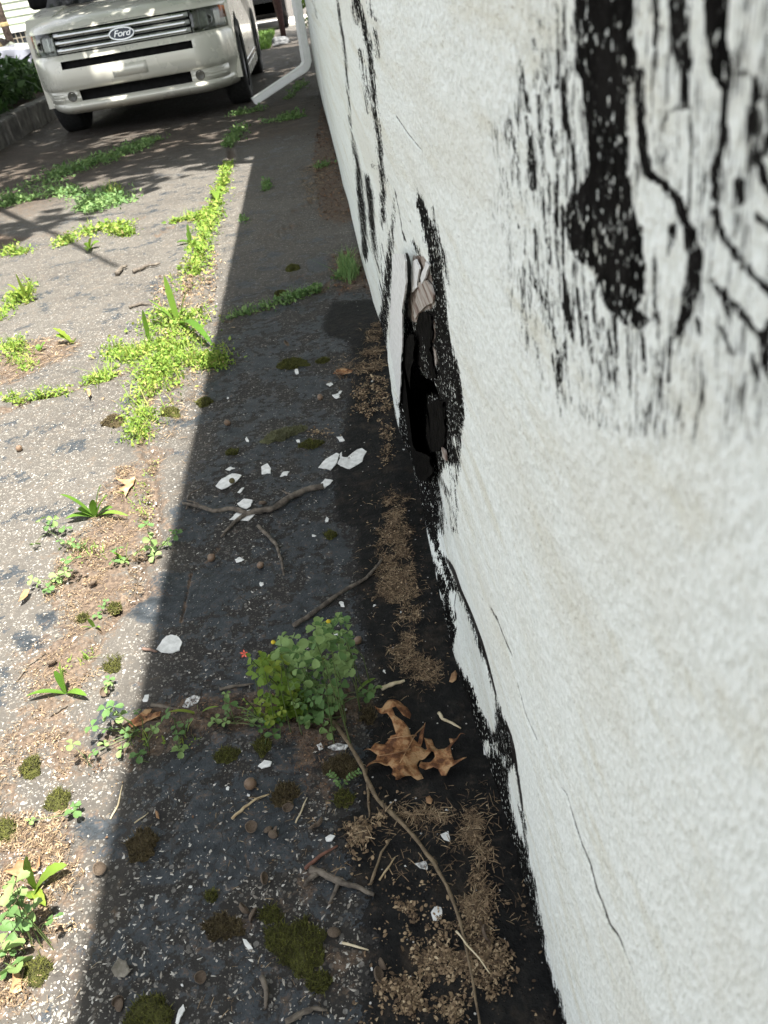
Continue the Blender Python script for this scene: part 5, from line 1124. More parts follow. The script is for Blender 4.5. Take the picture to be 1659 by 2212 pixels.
L2 = [ZP('m', [(660,850),(740,880),(860,860),(960,890),(1110,870),(1110,960),(1000,1060),(960,960),(820,930),(720,950)]), ZP('m', [(960,940),(1110,960),(1170,1030),(1200,1150),(1240,1260),(1260,1420),(1130,1500),(1080,1400),(1090,1300),(1130,1200),(1070,1130),(980,1060)]),
      ZP('m', [(1080,1400),(1260,1420),(1310,1490),(1300,1580),(1350,1700),(1330,1880),(1280,1990),(1200,2050),(1100,2040),(1060,1900),(1040,1700),(1040,1590)]), ZP('m', [(900,1590),(1040,1590),(1060,1900),(960,1900),(860,1900),(760,1990),(680,1880),(690,1760),(720,1640)]),
      ZP('m', [(620,1420),(700,1440),(720,1500),(700,1660),(640,1680),(600,1640),(630,1500)]), ZP('m', [(480,1990),(680,1880),(800,1960),(780,2060),(860,2150),(740,2240),(500,2240)]), ZP('m', [(860,2050),(1040,2000),(1080,2100),(1000,2160),(860,2160)])]
L3 = [ZP('m', [(290,880),(360,830),(430,870),(500,850),(550,880),(530,940),(440,960),(440,1060),(430,1140),(340,1130),(320,1000)])]
L4 = [ZP('e', [(520,570),(600,570),(600,700),(490,710)]), ZP('e', [(480,780),(600,760),(612,940),(520,960),(240,980),(280,880),(420,900)]), ZP('e', [(400,1000),(630,980),(690,1200),(712,1400),(690,1600),(640,1680),(600,1560),(610,1350),(480,1270),(360,1280),(420,1180),(380,1080)]), ZP('e', [(40,1400),(190,1390),(200,1470),(80,1480)])]
L5 = [ZP('c', [(440,300),(520,420),(560,700),(660,960),(680,1100),(560,1130),(430,1100),(400,900),(380,700),(400,500)]), ZP('c', [(490,1330),(700,1280),(790,1400),(800,1600),(690,1560),(540,1600),(500,1450)])]
litter('leaf_litter', [L1], 8500, .0016, .0055, .006, M_litter, 81, 'long drift of dry brown litter along the wall foot', .45, .28)
litter('leaf_litter', L2, 8500, .0022, .0062, .007, M_litter, 82, 'curving drift of dry husks near the bottom of the wall', .22, .33)
litter('leaf_litter', L3, 600, .004, .0085, .012, M_litter, 83, 'small pile of pale dry husks beside the vine stem', .15)
litter('leaf_litter', L4, 3200, .0025, .0055, .010, M_litter, 84, 'dry brown litter strewn on tar left of the hole', .35)
litter('leaf_litter', L5, 2600, .004, .008, .012, M_litter2, 85, 'dark brown decayed litter along the far wall foot', .2)
litter('leaf_litter', [DIRT[0][0]], 9000, .0018, .0048, .005, M_litter, 86, 'dry scraps over the sunny dirt filled crack', .42)
litter('leaf_litter', [DIRT[1][0]], 5000, .0020, .0052, .006, M_litter, 87, 'dry scraps over the dirt in the lower left corner', .45)
litter('leaf_litter', [DIRT[2][0]], 2600, .0022, .0050, .006, M_litter2, 88, 'dark scraps lodged in the crack below the clover', .35)
litter('leaf_litter', [TAR_EDGE[20:30]+[(860,1900),(850,1500)], ZP('l', [(-20,-160),(1100,-160),(1100,1880),(-20,1880)])], 420, .0018, .0045, .003, M_litter, 89, 'stray dry scraps scattered on the shaded asphalt', .6)
litter('leaf_litter', [ZP('c', [(300,760),(430,700),(420,960),(330,1000)]), ZP('b', [(-60,1350),(100,1290),(300,1240),(480,1270),(420,1370),(240,1440),(100,1508),(-60,1560)]), [(300,740),(480,760),(380,960),(280,960)], [(400,560),(470,540),(440,700),(360,800)], [(330,600),(480,560),(440,800),(300,850)]], 5200, .003, .006, .008, M_litter, 90, 'dry bits under the sunlit weed mat', .5)

# ================================================================== COUNTABLE SMALL THINGS
M_flake = simple('paint_flake', (.56, .57, .55), (.80, .81, .79), 70, .75, bump=.4, bscale=220, bdist=.001)
def flake(poly, label, group='fallen paint flakes', lift=.003, tilt=.05, seed=0, mat=None, th=.0016, spots=0):
    rr = random.Random(seed+len(poly)); c = np.mean(poly, 0); c3 = on(c[0], c[1], lift)
    pts = []
    for k in range(len(poly)):
        a = np.array(poly[k]); b = np.array(poly[(k+1) % len(poly)])
        for j in range(3): pts.append(a+(b-a)*(j/3)+np.array([rr.uniform(-.8, .8), rr.uniform(-.8, .8)]))
    P = [G(q[0], q[1], c3[2])-c3 for q in pts]; tx, ty = rr.uniform(-tilt, tilt), rr.uniform(-tilt, tilt)
    top = [np.array([p[0], p[1], p[0]*tx+p[1]*ty+(1.3 if seed % 2 else .9)*(p[0]*math.cos(seed)+p[1]*math.sin(seed))**2]) for p in P]; bot = [p-np.array([0, 0, th]) for p in top]; n = len(P)
    m_ = MB(); cz = [np.array([0, 0, 0.])]
    m_.add(top+bot, [tuple(range(n))]+[(j, n+j, n+(j+1) % n, (j+1) % n) for j in range(n)]+[tuple(range(2*n-1, n-1, -1))])
    o = m_.build('paint_flake', mat or M_flake, None); o.location = c3; return tag(o, label, 'paint flake', group)
def rough_poly(c, rx, ry, rot=0, n=7, seed=0):
    rr = random.Random(seed); return [(c[0]+math.cos(rot)*rx*u-math.sin(rot)*ry*v, c[1]+math.sin(rot)*rx*u+math.cos(rot)*ry*v) for u, v in [((lambda r, a: (r*math.cos(a), r*math.sin(a)))(rr.uniform(.7, 1.1), 2*math.pi*k/n)) for k in range(n)]]
FL = [
    (ZP('f', [(1222,810),(1280,745),(1310,738),(1375,775),(1398,790),(1370,860),(1290,912),(1240,895),(1208,875),(1225,840)]), 'largest white paint flake, roughly round, on the tar edge'),
    (ZP('f', [(1085,895),(1130,840),(1200,805),(1222,812),(1205,870),(1165,918),(1130,905)]), 'pointed white flake touching the largest round flake'),
    (ZP('f', [(412,1015),(450,970),(520,935),(582,945),(560,980),(500,1025),(450,1042)]), 'oval white flake with a bud lying on it'),
    (ZP('f', [(712,890),(750,872),(775,900),(772,932),(715,938)]), 'four sided white flake between the oval and pointed flakes'),
    (ZP('f', [(835,955),(855,925),(897,920),(880,945)]), 'small white sliver right of the four sided flake'),
    (ZP('f', [(478,910),(510,892),(538,900),(505,915)]), 'tiny white sliver above the oval flake'),
    (ZP('f', [(1100,1000),(1130,970),(1182,980),(1150,1010),(1118,1040)]), 'white flake at the right tip of the forked twig'),
    (ZP('f', [(553,1130),(600,1103),(655,1112),(645,1145),(610,1165),(570,1150)]), 'white flake just behind the forked twig'),
    (ZP('f', [(503,1235),(560,1185),(640,1175),(670,1200),(630,1245),(560,1240)]), 'white flake pinned under the forked twig'),
    (ZP('f', [(540,1495),(570,1480),(600,1500),(570,1512),(548,1515)]), 'small jagged white flake below the twigs'),
    (ZP('g', [(1135,1950),(1180,1880),(1210,1850),(1250,1840),(1290,1850),(1318,1890),(1300,1950),(1250,1975),(1170,1970)]), 'creamy paint flake with a nail at the shadow edge'),
    (ZP('i', [(1190,465),(1215,420),(1270,395),(1312,400),(1290,440),(1230,472)]), 'speckled white and black flake above the crack'),
    (ZP('i', [(930,425),(945,395),(972,390),(965,430),(940,455)]), 'small bright white chip in the sun by the clover'),
    (ZP('g', [(520,1890),(535,1860),(575,1850),(560,1885)]), 'small bright white chip in the sunny dirt'),
    (ZP('j', [(355,1185),(400,1150),(450,1160),(440,1185),(380,1200)]), 'ragged white flake on the dark seal coat'),
    (ZP('j', [(740,1050),(770,1035),(785,1070),(760,1085)]), 'white chip left of the vine stem'),
    (ZP('j', [(815,1065),(870,1038),(950,1050),(930,1075),(850,1085)]), 'broken white crumbs flake beside the vine stem'),
    (ZP('m', [(800,1415),(875,1402),(900,1470),(890,1530),(838,1540),(820,1470)]), 'rectangular white flake on the black tar'),
    (ZP('m', [(885,970),(940,950),(950,1010),(960,1075),(920,1050),(905,1000)]), 'upright white flake at the top of the husk drift'),
    (ZP('l', [(885,545),(925,525),(958,535),(930,570),(890,572)]), 'pale grey chip beside the acorn cap rings'),
    (ZP('k', [(1145,1375),(1165,1290),(1195,1250),(1205,1290),(1180,1330),(1165,1385)]), 'curled white strip at the bottom edge'),
    (ZP('f', [(930,255),(950,248),(958,285),(935,290)]), 'small white chip beside the dark moss strip'),
    (ZP('f', [(1172,425),(1210,415),(1230,432),(1200,447)]), 'white chip near the wall left of the hole'),
    (ZP('f', [(1135,352),(1165,342),(1182,352),(1155,365)]), 'grey white chip farther up left of the hole'),
    (ZP('f', [(1205,700),(1240,695),(1258,720),(1225,725)]), 'white chip above the largest flake'),
    (ZP('f', [(555,1060),(580,1030),(598,1028),(575,1062)]), 'thin grey flake below the oval flake'),
    (ZP('j', [(822,505),(850,465),(900,470),(890,500),(905,515),(880,535),(865,500)]), 'star shaped white flake among the clover stems'),
    (ZP('h', [(1168,1690),(1210,1700),(1200,1785),(1168,1780)]), 'white paint scrap at the wall foot beside the oak leaf'),
    (ZP('m', [(715,1160),(790,1145),(805,1180),(790,1235),(745,1240),(760,1200)]), 'crumbled white flake under the vine stem'),
    (ZP('l', [(285,1280),(310,1290),(360,1350),(330,1360),(300,1330)]), 'pale splinter flake above the bottom left pebbles'),
]
for k, (p, l) in enumerate(FL):
    flake(p, l, seed=k, mat=simple('speckled_flake', (.02, .02, .02), (.85, .86, .84), 130, .8) if 'speckled' in l or 'crumb' in l else None)
random.seed(5)
for k in range(28):
    x, y = random.choice([(random.uniform(470, 900), random.uniform(740, 1500)), (random.uniform(300, 1000), random.uniform(1500, 2200)), (random.uniform(700, 1050), random.uniform(1100, 2150))])
    if x > 640+.24*y: continue
    r = random.uniform(2, 5.5); flake(rough_poly((x, y), r*random.uniform(1, 1.8), r, random.uniform(0, 3), 5, k), 'tiny white paint crumb on the shaded ground', 'tiny paint crumbs', seed=k)

# twigs
M_twig = simple('grey_twig', (.055, .045, .036), (.17, .145, .115), 90, .9, bump=.6, bscale=200, bdist=.003)
M_vine = simple('brown_vine', (.085, .060, .035), (.20, .15, .09), 90, .8, bump=.4, bscale=200, bdist=.002)
M_pale = simple('pale_straw', (.40, .33, .20), (.62, .54, .38), 90, .8)
def path3(px, lift, amp=.004, seed=0):
    rr = random.Random(seed); n = len(px); out = []
    for k in range(n-1):
        for j in range(3):
            u = j/3; q = (px[k][0]*(1-u)+px[k+1][0]*u, px[k][1]*(1-u)+px[k+1][1]*u); l = lift if np.isscalar(lift) else np.interp((k+u)/(n-1), np.linspace(0, 1, len(lift)), lift)
            out.append(on(q[0]+rr.uniform(-1, 1), q[1]+rr.uniform(-1, 1), l))
    out.append(on(px[-1][0], px[-1][1], lift if np.isscalar(lift) else lift[-1])); return out
def twig(main, rad, label, branches=(), mat=None, name='twig', cat='twig', group=None, lift=None, n=7):
    P = path3(main, rad*1.0+.001 if lift is None else lift, seed=len(label)); c = P[0].copy()
    R_ = np.interp(np.linspace(0, 1, len(P)), [0, .5, 1], [rad, rad*.85, rad*.45])*(1+.18*np.array([random.uniform(-1, 1) for _ in P]))
    m_ = MB(); m_.tube([p-c for p in P], R_, n)
    if not branches:
        o = m_.build(name, mat or M_twig, None, True); o.location = c; return tag(o, label, cat, group)
    e = empty(name, c, label, cat, group); m_.build('main_stem', mat or M_twig, e, True)
    for b, r in branches:
        Q = path3(b, max(r, .002)+.001 if lift is None else lift if np.isscalar(lift) else lift[0], seed=3); m_ = MB(); m_.tube([p-c for p in Q], np.interp(np.linspace(0, 1, len(Q)), [0, 1], [r, r*.5]), 6); m_.build('branch', mat or M_twig, e, True)
    return e
twig(ZP('f', [(1120,1020),(1000,1045),(900,1090),(790,1165),(700,1180),(620,1195),(530,1165),(400,1180),(300,1150),(200,1130)]), .0072, 'grey forked twig lying across the shadow edge', [(ZP('f', [(620,1195),(550,1245),(490,1300),(450,1350)]), .005), (ZP('f', [(915,1082),(880,1065),(850,1050)]), .004), (ZP('f', [(330,1150),(230,1110),(240,1070),(320,1030)]), .0022), (ZP('f', [(240,1130),(220,1170)]), .003)])
twig(ZP('f', [(690,1280),(750,1340),(810,1400),(840,1500),(860,1600)]), .0042, 'short bent twig just below the forked twig')
twig(ZP('f', [(920,1930),(1000,1880),(1100,1810),(1250,1700),(1400,1620),(1480,1530),(1500,1490)]), .0045, 'long straight thin twig pointing at the wall from the clover', lift=.006)
twig(ZP('m', [(120,185),(200,250),(290,380),(370,510),(410,620),(470,740),(600,860),(720,990),(840,1150),(930,1310),(1000,1500),(1050,1680),(1100,1950),(1150,2260)]), .0031, 'long curving brown vine stem running from clover to the bottom edge', [(ZP('m', [(412,640),(418,760),(422,860)]), .0022), (ZP('m', [(390,560),(410,540),(395,600)]), .002)], M_vine, 'vine_stem', 'vine', lift=[.004, .016, .012, .008, .02, .014, .012])
twig(ZP('l', [(780,780),(850,800),(950,850),(1040,890),(1100,900),(1240,965)]), .0048, 'stubby lichened stick lying at the tar edge', [(ZP('l', [(830,810),(770,850),(730,900)]), .004), (ZP('l', [(985,870),(950,960),(910,1030)]), .003)])
twig(ZP('l', [(425,1560),(460,1650),(455,1790)]), .0035, 'small bent twig low in the picture on bare asphalt')
twig(ZP('l', [(600,1890),(720,1820),(800,1790),(900,1800)]), .0035, 'rootlike twig at the bottom edge', [(ZP('l', [(720,1820),(700,1870)]), .002)])
twig(ZP('j', [(105,690),(200,665),(330,650)]), .0030, 'dark thin twig on the asphalt left of the clover clump')
twig(ZP('i', [(990,458),(1060,470),(1170,485)]), .0035, 'grey stick crossing the shadow edge by the crack')
twig(ZP('i', [(108,305),(180,200),(300,120)]), .0016, 'thin straight stem on the sunny slab at the left')
twig(ZP('i', [(330,525),(390,490),(440,460)]), .0024, 'short dark stick under the two leaved plant')
twig(ZP('b', [(695,870),(720,840),(752,822)]), .010, 'short dark stick on the sunny slab near the top', lift=.012)
twig(ZP('b', [(788,858),(860,830),(950,808)]), .009, 'longer dark stick beside the short one on the sunny slab', lift=.010)
twig(ZP('b', [(770,1070),(830,1050),(900,1050)]), .006, 'brown stick lying near the upright plantain')
twig(ZP('g', [(1035,1945),(1080,1950),(1140,1965)]), .0035, 'rusty nail stuck in the creamy paint flake', mat=simple('rusty_nail', (.08, .045, .03), (.20, .13, .10), 120, .8), name='nail', cat='nail', lift=.006)
twig(ZP('k', [(880,1240-1180+5),(970,0)]), .0012, 'thin pale stalk crossing the shadow edge below the moss', mat=M_pale, name='dry_stalk', cat='stalk')
twig(ZP('h', [(500,1345),(560,1320),(652,1293)]), .0040, 'thick pale straw lying by the end of the litter drift', mat=M_pale, name='straw', cat='straw')
twig(ZP('m', [(875,178),(900,215),(960,245),(1020,278)]), .0026, 'pale straw above the oak leaf', mat=M_pale, name='straw', cat='straw')
twig(ZP('l', [(670,445),(715,350),(755,258)]), .0014, 'thin grey straw beside the acorn cap rings', mat=M_pale, name='straw', cat='straw')
twig(ZP('l', [(210,410),(300,330),(380,270),(480,235)]), .0022, 'dry feathery stalk under the round acorn', mat=M_dry, name='dry_stalk', cat='stalk')
twig(ZP('m', [(990,1600),(1060,1690),(1140,1780),(1210,1880)]), .0012, 'fine pale stem across the husk drift', mat=M_pale, name='straw', cat='straw', lift=.016)
twig(ZP('i', [(720,1200),(770,1110),(800,980)]), .0014, 'pale straw on the bright seal coat at the shadow edge', mat=M_pale, name='straw', cat='straw')
twig(ZP('l', [(1010,1310),(1100,1335),(1200,1365)]), .0018, 'pale straw right of the big moss pad', mat=M_pale, name='straw', cat='straw')
twig(ZP('m', [(430,1300),(500,1090),(560,1000)]), .0018, 'brown stem rising from the pale husk pile', mat=M_vine, name='dry_stalk', cat='stalk', lift=.008)
twig(ZP('m', [(490,1270),(540,1200),(590,1120)]), .0014, 'thin forked stalk right of the pale husk pile', mat=M_dry, name='dry_stalk', cat='stalk', lift=.006)
twig(ZP('m', [(0,1200),(90,1120),(215,1045)]), .0028, 'reddish dry stalk below the pale grey chip', mat=simple('red_stalk', (.10, .045, .03), (.2, .09, .06), 90, .8), name='dry_stalk', cat='stalk')

# acorns and caps
M_cap = simple('acorn_cap', (.085, .06, .042), (.23, .175, .125), 150, .9, bump=.8, bscale=420, bdist=.002)
M_nut = simple('acorn_nut', (.10, .062, .038), (.24, .165, .11), 60, .45)
def cap_mesh(seed):
    rr = random.Random(seed); m_ = MB(); q = rr.uniform(.55, .8)
    prof = [(.001, q*.02), (.45, q*.06), (.8, q*.3), (.98, q*.66), (1.0, q*.9), (.92, q), (.82, q*.9), (.74, q*.55), (.5, q*.28), (.001, q*.2)]
    m_.rev(prof, 14)
    m_.V = [(x*(1+.08*math.sin(3*math.atan2(y, x)+seed)), y, z) for x, y, z in m_.V]
    return mesh('acorn_cap', m_.V, m_.F, M_cap, True)
CAPS = [cap_mesh(k) for k in range(4)]
def cap(px, size, rot, label, k=0, group='acorn caps'):
    p = on(px[0], px[1], size*.75); o = link('acorn_husk', CAPS[k % 4]); o.location = p; o.scale = (size*.86,)*3; o.rotation_euler = rot; return tag(o, label, 'acorn cap', group)
cap(Z('l')(352, 478), .0095, (.35, .1, 0), 'acorn cap lying open left of the clustered caps', 0)
cap(Z('l')(460, 475), .0072, (2.6, .3, 1), 'upper left cap of the cluster of three')
cap(Z('l')(508, 495), .0068, (2.2, -.7, 1), 'upper right cap of the cluster of three', 1)
cap(Z('l')(500, 540), .0075, (1.9, .2, 3), 'lowest cap of the cluster of three', 2)
cap(Z('l')(805, 478), .0088, (-.9, -.3, .3), 'left one of two acorn cap rings side by side', 1)
cap(Z('l')(858, 450), .0088, (-1.0, .4, 1.2), 'right one of two acorn cap rings side by side', 2)
cap(Z('l')(425, 845), .0090, (1.3, .2, 1.3), 'acorn cap standing on edge below the cluster of three', 3)
cap(Z('l')(278, 1085), .0095, (1.2, .4, 2.0), 'acorn cap left of its neighbour near the brown moss', 0)
cap(Z('l')(340, 1100), .0100, (1.9, -.3, 1.0), 'acorn cap right of its neighbour near the brown moss', 1)
cap(Z('l')(950, 1210), .0090, (2.7, .3, 0), 'upturned acorn cap at the right corner of the big moss pad', 2)
cap(Z('l')(1255, 1545), .0090, (.9, .6, 1), 'lower acorn cap at the edge of the husk drift', 3)
cap(Z('l')(1280, 1480), .0078, (1.6, -.6, 2), 'upper acorn cap at the edge of the husk drift', 0)
cap(Z('l')(610, 318), .0088, (1.4, .1, .2), 'acorn cap on the brown moss above the cluster', 1)
cap(Z('i')(338, 195), .0100, (-.8, .2, .4), 'acorn cap ring in the sun by the two leaved plant', 2)
cap(Z('i')(680, 370), .0095, (.9, .2, .4), 'acorn cap in the sunny dirt near the shadow', 3)
cap(Z('f')(722, 1140), .0098, (-.7, .5, .2), 'acorn cap ring behind the forked twig', 0)
cap(Z('f')(870, 92), .0125, (.9, .3, 1.2), 'acorn cap far up the shaded strip', 1)
cap(Z('k')(645, 372), .0100, (.5, .3, .4), 'flattened acorn cap in the sun left of the round moss', 2)
cap(Z('k')(765, 1215), .0080, (1.3, .2, .4), 'lower left acorn cap of a pair at the shadow edge', 3)
cap(Z('k')(760, 1255), .0085, (2.4, .3, 2.4), 'lower right acorn cap of a pair at the shadow edge', 1)
cap(Z('k')(1305, 1070), .0080, (.7, -.4, 1), 'acorn cap with a pale inside on bare asphalt', 2)
cap(Z('m')(1165, 1615), .0100, (1.2, .2, 1.4), 'acorn cap half buried in the husk drift', 3)
cap(Z('g')(680, 1480), .0100, (-.7, .2, .8), 'acorn cap ring in the middle of the sunny dirt', 0)
def nut(px, r, label, mat=None, sy=1.15):
    m_ = MB(); m_.rev([(.001, -1), (.5, -.86), (.86, -.5), (1, 0), (.9, .45), (.55, .85), (.16, 1.0), (.10, 1.12), (.001, 1.14)], 16); p = on(px[0], px[1], r*.92)
    o = m_.build('acorn', mat or M_nut, None, True); o.location = p; o.scale = (r, r, r*sy); o.rotation_euler = (.9, .25, random.uniform(0, 6)); return tag(o, label, 'acorn', 'acorns')
nut(Z('l')(342, 158), .0085, 'round grey acorn on the seal coat below the clover')
nut(Z('f')(385, 1487), .0072, 'brown acorn at the shadow edge below the forked twig')
nut(Z('f')(1095, 438), .0075, 'brown acorn near the wall left of the hole')
nut(Z('f')(490, 605), .0078, 'brown acorn high in the shaded strip near its sunny edge')
nut(Z('f')(705, 1535), .0065, 'dark brown acorn right of the small jagged flake')
nut(Z('g')(138, 490), .0085, 'dark acorn alone on the sunny slab at the left')
nut(Z('j')(1010, 368), .0065, 'pinkish brown nut right of the clover clump')
nut(Z('g')(1530, 1278), .0070, 'small acorn just inside the shadow near the crack')
# bud on the oval flake
m_ = MB(); m_.rev([(.001, -.006), (.005, -.004), (.007, 0), (.005, .005), (.001, .007)], 10); p = on(*Z('f')(520, 985), lift=.010); o = m_.build('seed_bud', simple('olive_bud', (.05, .045, .015), (.12, .10, .04), 90, .8), None, True); o.location = p; tag(o, 'dark olive bud sitting on the oval white flake', 'bud')

# dead oak leaves
M_oak = simple('oak_leaf_brown', None, None, 55, .6, bump=.8, bscale=170, bdist=.004, spec=.3, trans=.12, stops=[(.22, (.10, .04, .016)), (.42, (.22, .10, .04)), (.6, (.32, .16, .07)), (.8, (.42, .26, .13))])
M_oak2 = simple('tan_leaf', None, None, 30, .7, bump=.3, bscale=120, bdist=.003, trans=.12, stops=[(.2, (.24, .13, .06)), (.6, (.40, .24, .12)), (.9, (.52, .36, .20))])
def leaf_sheet(px, mid, label, mat, curl=.02, seed=1, name='oak_leaf', lift=.006, cat='leaf', group=None, veins=()):
    bm = bmesh.new(); c = np.array(G(*mid)); c[2] = gz(c[0], c[1])
    vs = [bm.verts.new(Vector(G(*p))-Vector(c)) for p in px]; f = bm.faces.new(vs)
    bmesh.ops.triangulate(bm, faces=[f])
    for _ in range(3):
        long = [e for e in bm.edges if e.calc_length() > .006]
        if long: bmesh.ops.subdivide_edges(bm, edges=long, cuts=1); bmesh.ops.triangulate(bm, faces=bm.faces[:])
    for v in bm.verts:
        x, y = v.co.x, v.co.y; d = math.hypot(x, y)
        v.co.z = lift+curl*(float(fbm(np.array([x*22+seed]), np.array([y*22]), seed, 3)[0])-.32)*(.4+d*14)+curl*.5*math.sin(x*70+seed)*d*6
        v.co.z = max(v.co.z, .0025)
    bmesh.ops.recalc_face_normals(bm, faces=bm.faces)
    me = bpy.data.meshes.new(name); bm.to_mesh(me); bm.free(); me.materials.append(mat); me.polygons.foreach_set('use_smooth', [True]*len(me.polygons))
    if not veins:
        o = link(name, me); o.location = c; o.modifiers.new('s', 'SOLIDIFY').thickness = .0006; return tag(o, label, cat, group)
    e = empty(name, c, label, cat, group); o = link('blade', me, e); o.modifiers.new('s', 'SOLIDIFY').thickness = .0006
    m_ = MB()
    for v in veins: m_.tube([np.array(G(*q))-c+np.array([0, 0, lift+.006+.004*i]) for i, q in enumerate(v)], [.0014]+[.0007]*(len(v)-1), 5)
    m_.build('vein', M_oak2, e, True); return e
leaf_sheet(ZP('m', [(385,445),(440,455),(470,425),(530,425),(575,390),(610,385),(590,330),(560,300),(530,290),(478,240),(530,255),(570,235),(640,198),(680,215),(708,265),(700,290),(660,285),(620,262),(595,272),(610,305),(660,318),(690,340),(700,370),(740,395),(760,350),(800,310),(780,370),(760,420),(790,440),(840,430),(830,470),(790,500),(750,510),(735,545),(760,590),(780,625),(740,635),(700,620),(665,640),(640,665),(610,698),(605,660),(580,640),(585,590),(560,560),(500,560),(440,580),(415,590),(425,550),(470,520),(480,480),(440,460)]),
           Z('m')(640, 460), 'large curled brown oak leaf with pointed lobes on the black tar', M_oak, .05, 3, lift=.012, veins=[ZP('m', [(790,320),(740,380),(700,470),(640,600)]), ZP('m', [(740,380),(650,400),(560,430)]), ZP('m', [(700,470),(600,510),(500,540)])])
leaf_sheet(ZP('m', [(790,390),(830,370),(850,420),(880,450),(920,465),(960,440),(950,400),(1000,420),(1030,400),(1062,412),(1030,405),(990,440),(960,470),(970,520),(985,560),(1030,565),(1070,575),(1020,590),(960,600),(930,640),(900,640),(880,600),(850,590),(800,605),(760,600),(770,560),(830,555),(860,520),(850,480),(810,470)]),
           Z('m')(890, 520), 'smaller torn oak leaf right of the large one', M_oak, .05, 5, lift=.010)
leaf_sheet(ZP('i', [(835,580),(900,530),(950,490),(1000,488),(980,520),(1060,520),(1050,550),(960,570),(920,600),(860,610)]), Z('i')(940, 550), 'orange brown dead leaf under the clover at the shadow edge', M_oak, .02, 7)
leaf_sheet(ZP('k', [(100,1050),(130,1010),(150,1090),(155,1180),(110,1200),(75,1190),(95,1120)]), Z('k')(120, 1120), 'orange dead leaf at the lower left beside yellow moss', M_oak2, .02, 8, lift=.008)
leaf_sheet(ZP('k', [(195,330),(210,370),(245,385),(272,290),(270,360),(240,400),(190,400),(130,440),(40,420),(110,390),(130,340)]), Z('k')(190, 380), 'curled orange leaf behind the toothed weed', M_oak2, .02, 9, lift=.008)
leaf_sheet(ZP('g', [(860,775),(960,765),(1000,740),(985,800),(950,830),(925,885),(915,845),(880,835),(930,800)]), Z('g')(930, 800), 'twisted brown leaf right of the plantain rosette', M_oak2, .03, 10, lift=.012)
leaf_sheet(ZP('g', [(150,1640),(165,1590),(190,1550),(235,1545),(215,1590),(185,1620)]), Z('g')(190, 1590), 'narrow tan leaf on the sunny slab at the left edge', M_oak2, .02, 11, lift=.01)
leaf_sheet(ZP('e', [(230,980),(260,950),(330,945),(385,950),(380,980),(330,995),(280,985)]), Z('e')(310, 970), 'orange leaf scrap in the litter beside the wall', M_oak, .02, 12, lift=.01)
leaf_sheet(ZP('h', [(945,1310),(960,1260),(985,1240),(998,1260),(990,1300),(965,1318)]), Z('h')(970, 1280), 'tan torn scrap on the tar by the white plaster', M_oak2, .02, 13)
leaf_sheet(ZP('k', [(1020,0),(1040,10),(1050,60),(1030,50)]), Z('k')(1035, 30), 'tiny tan scrap beside the pale stalk', M_oak2, .02, 14)
leaf_sheet(ZP('m', [(795,755),(820,745),(840,770),(830,800),(800,790)]), Z('m')(815, 770), 'pale husk alone on the black tar below the oak leaf', M_oak2, .02, 15)
leaf_sheet(ZP('g', [(640,90),(660,80),(672,120),(660,150),(645,120)]), Z('g')(655, 115), 'curled yellow leaf on the sunny slab near the weed mat', M_oak2, .03, 16, lift=.012)
leaf_sheet(ZP('k', [(735,1040),(780,960),(830,980),(860,1050),(820,1090),(760,1085)]), Z('k')(800, 1030), 'grey crumpled leaf at the shadow edge near the bottom', simple('grey_leaf', (.10, .09, .07), (.26, .24, .20), 60, .9, bump=.5), .05, 18)

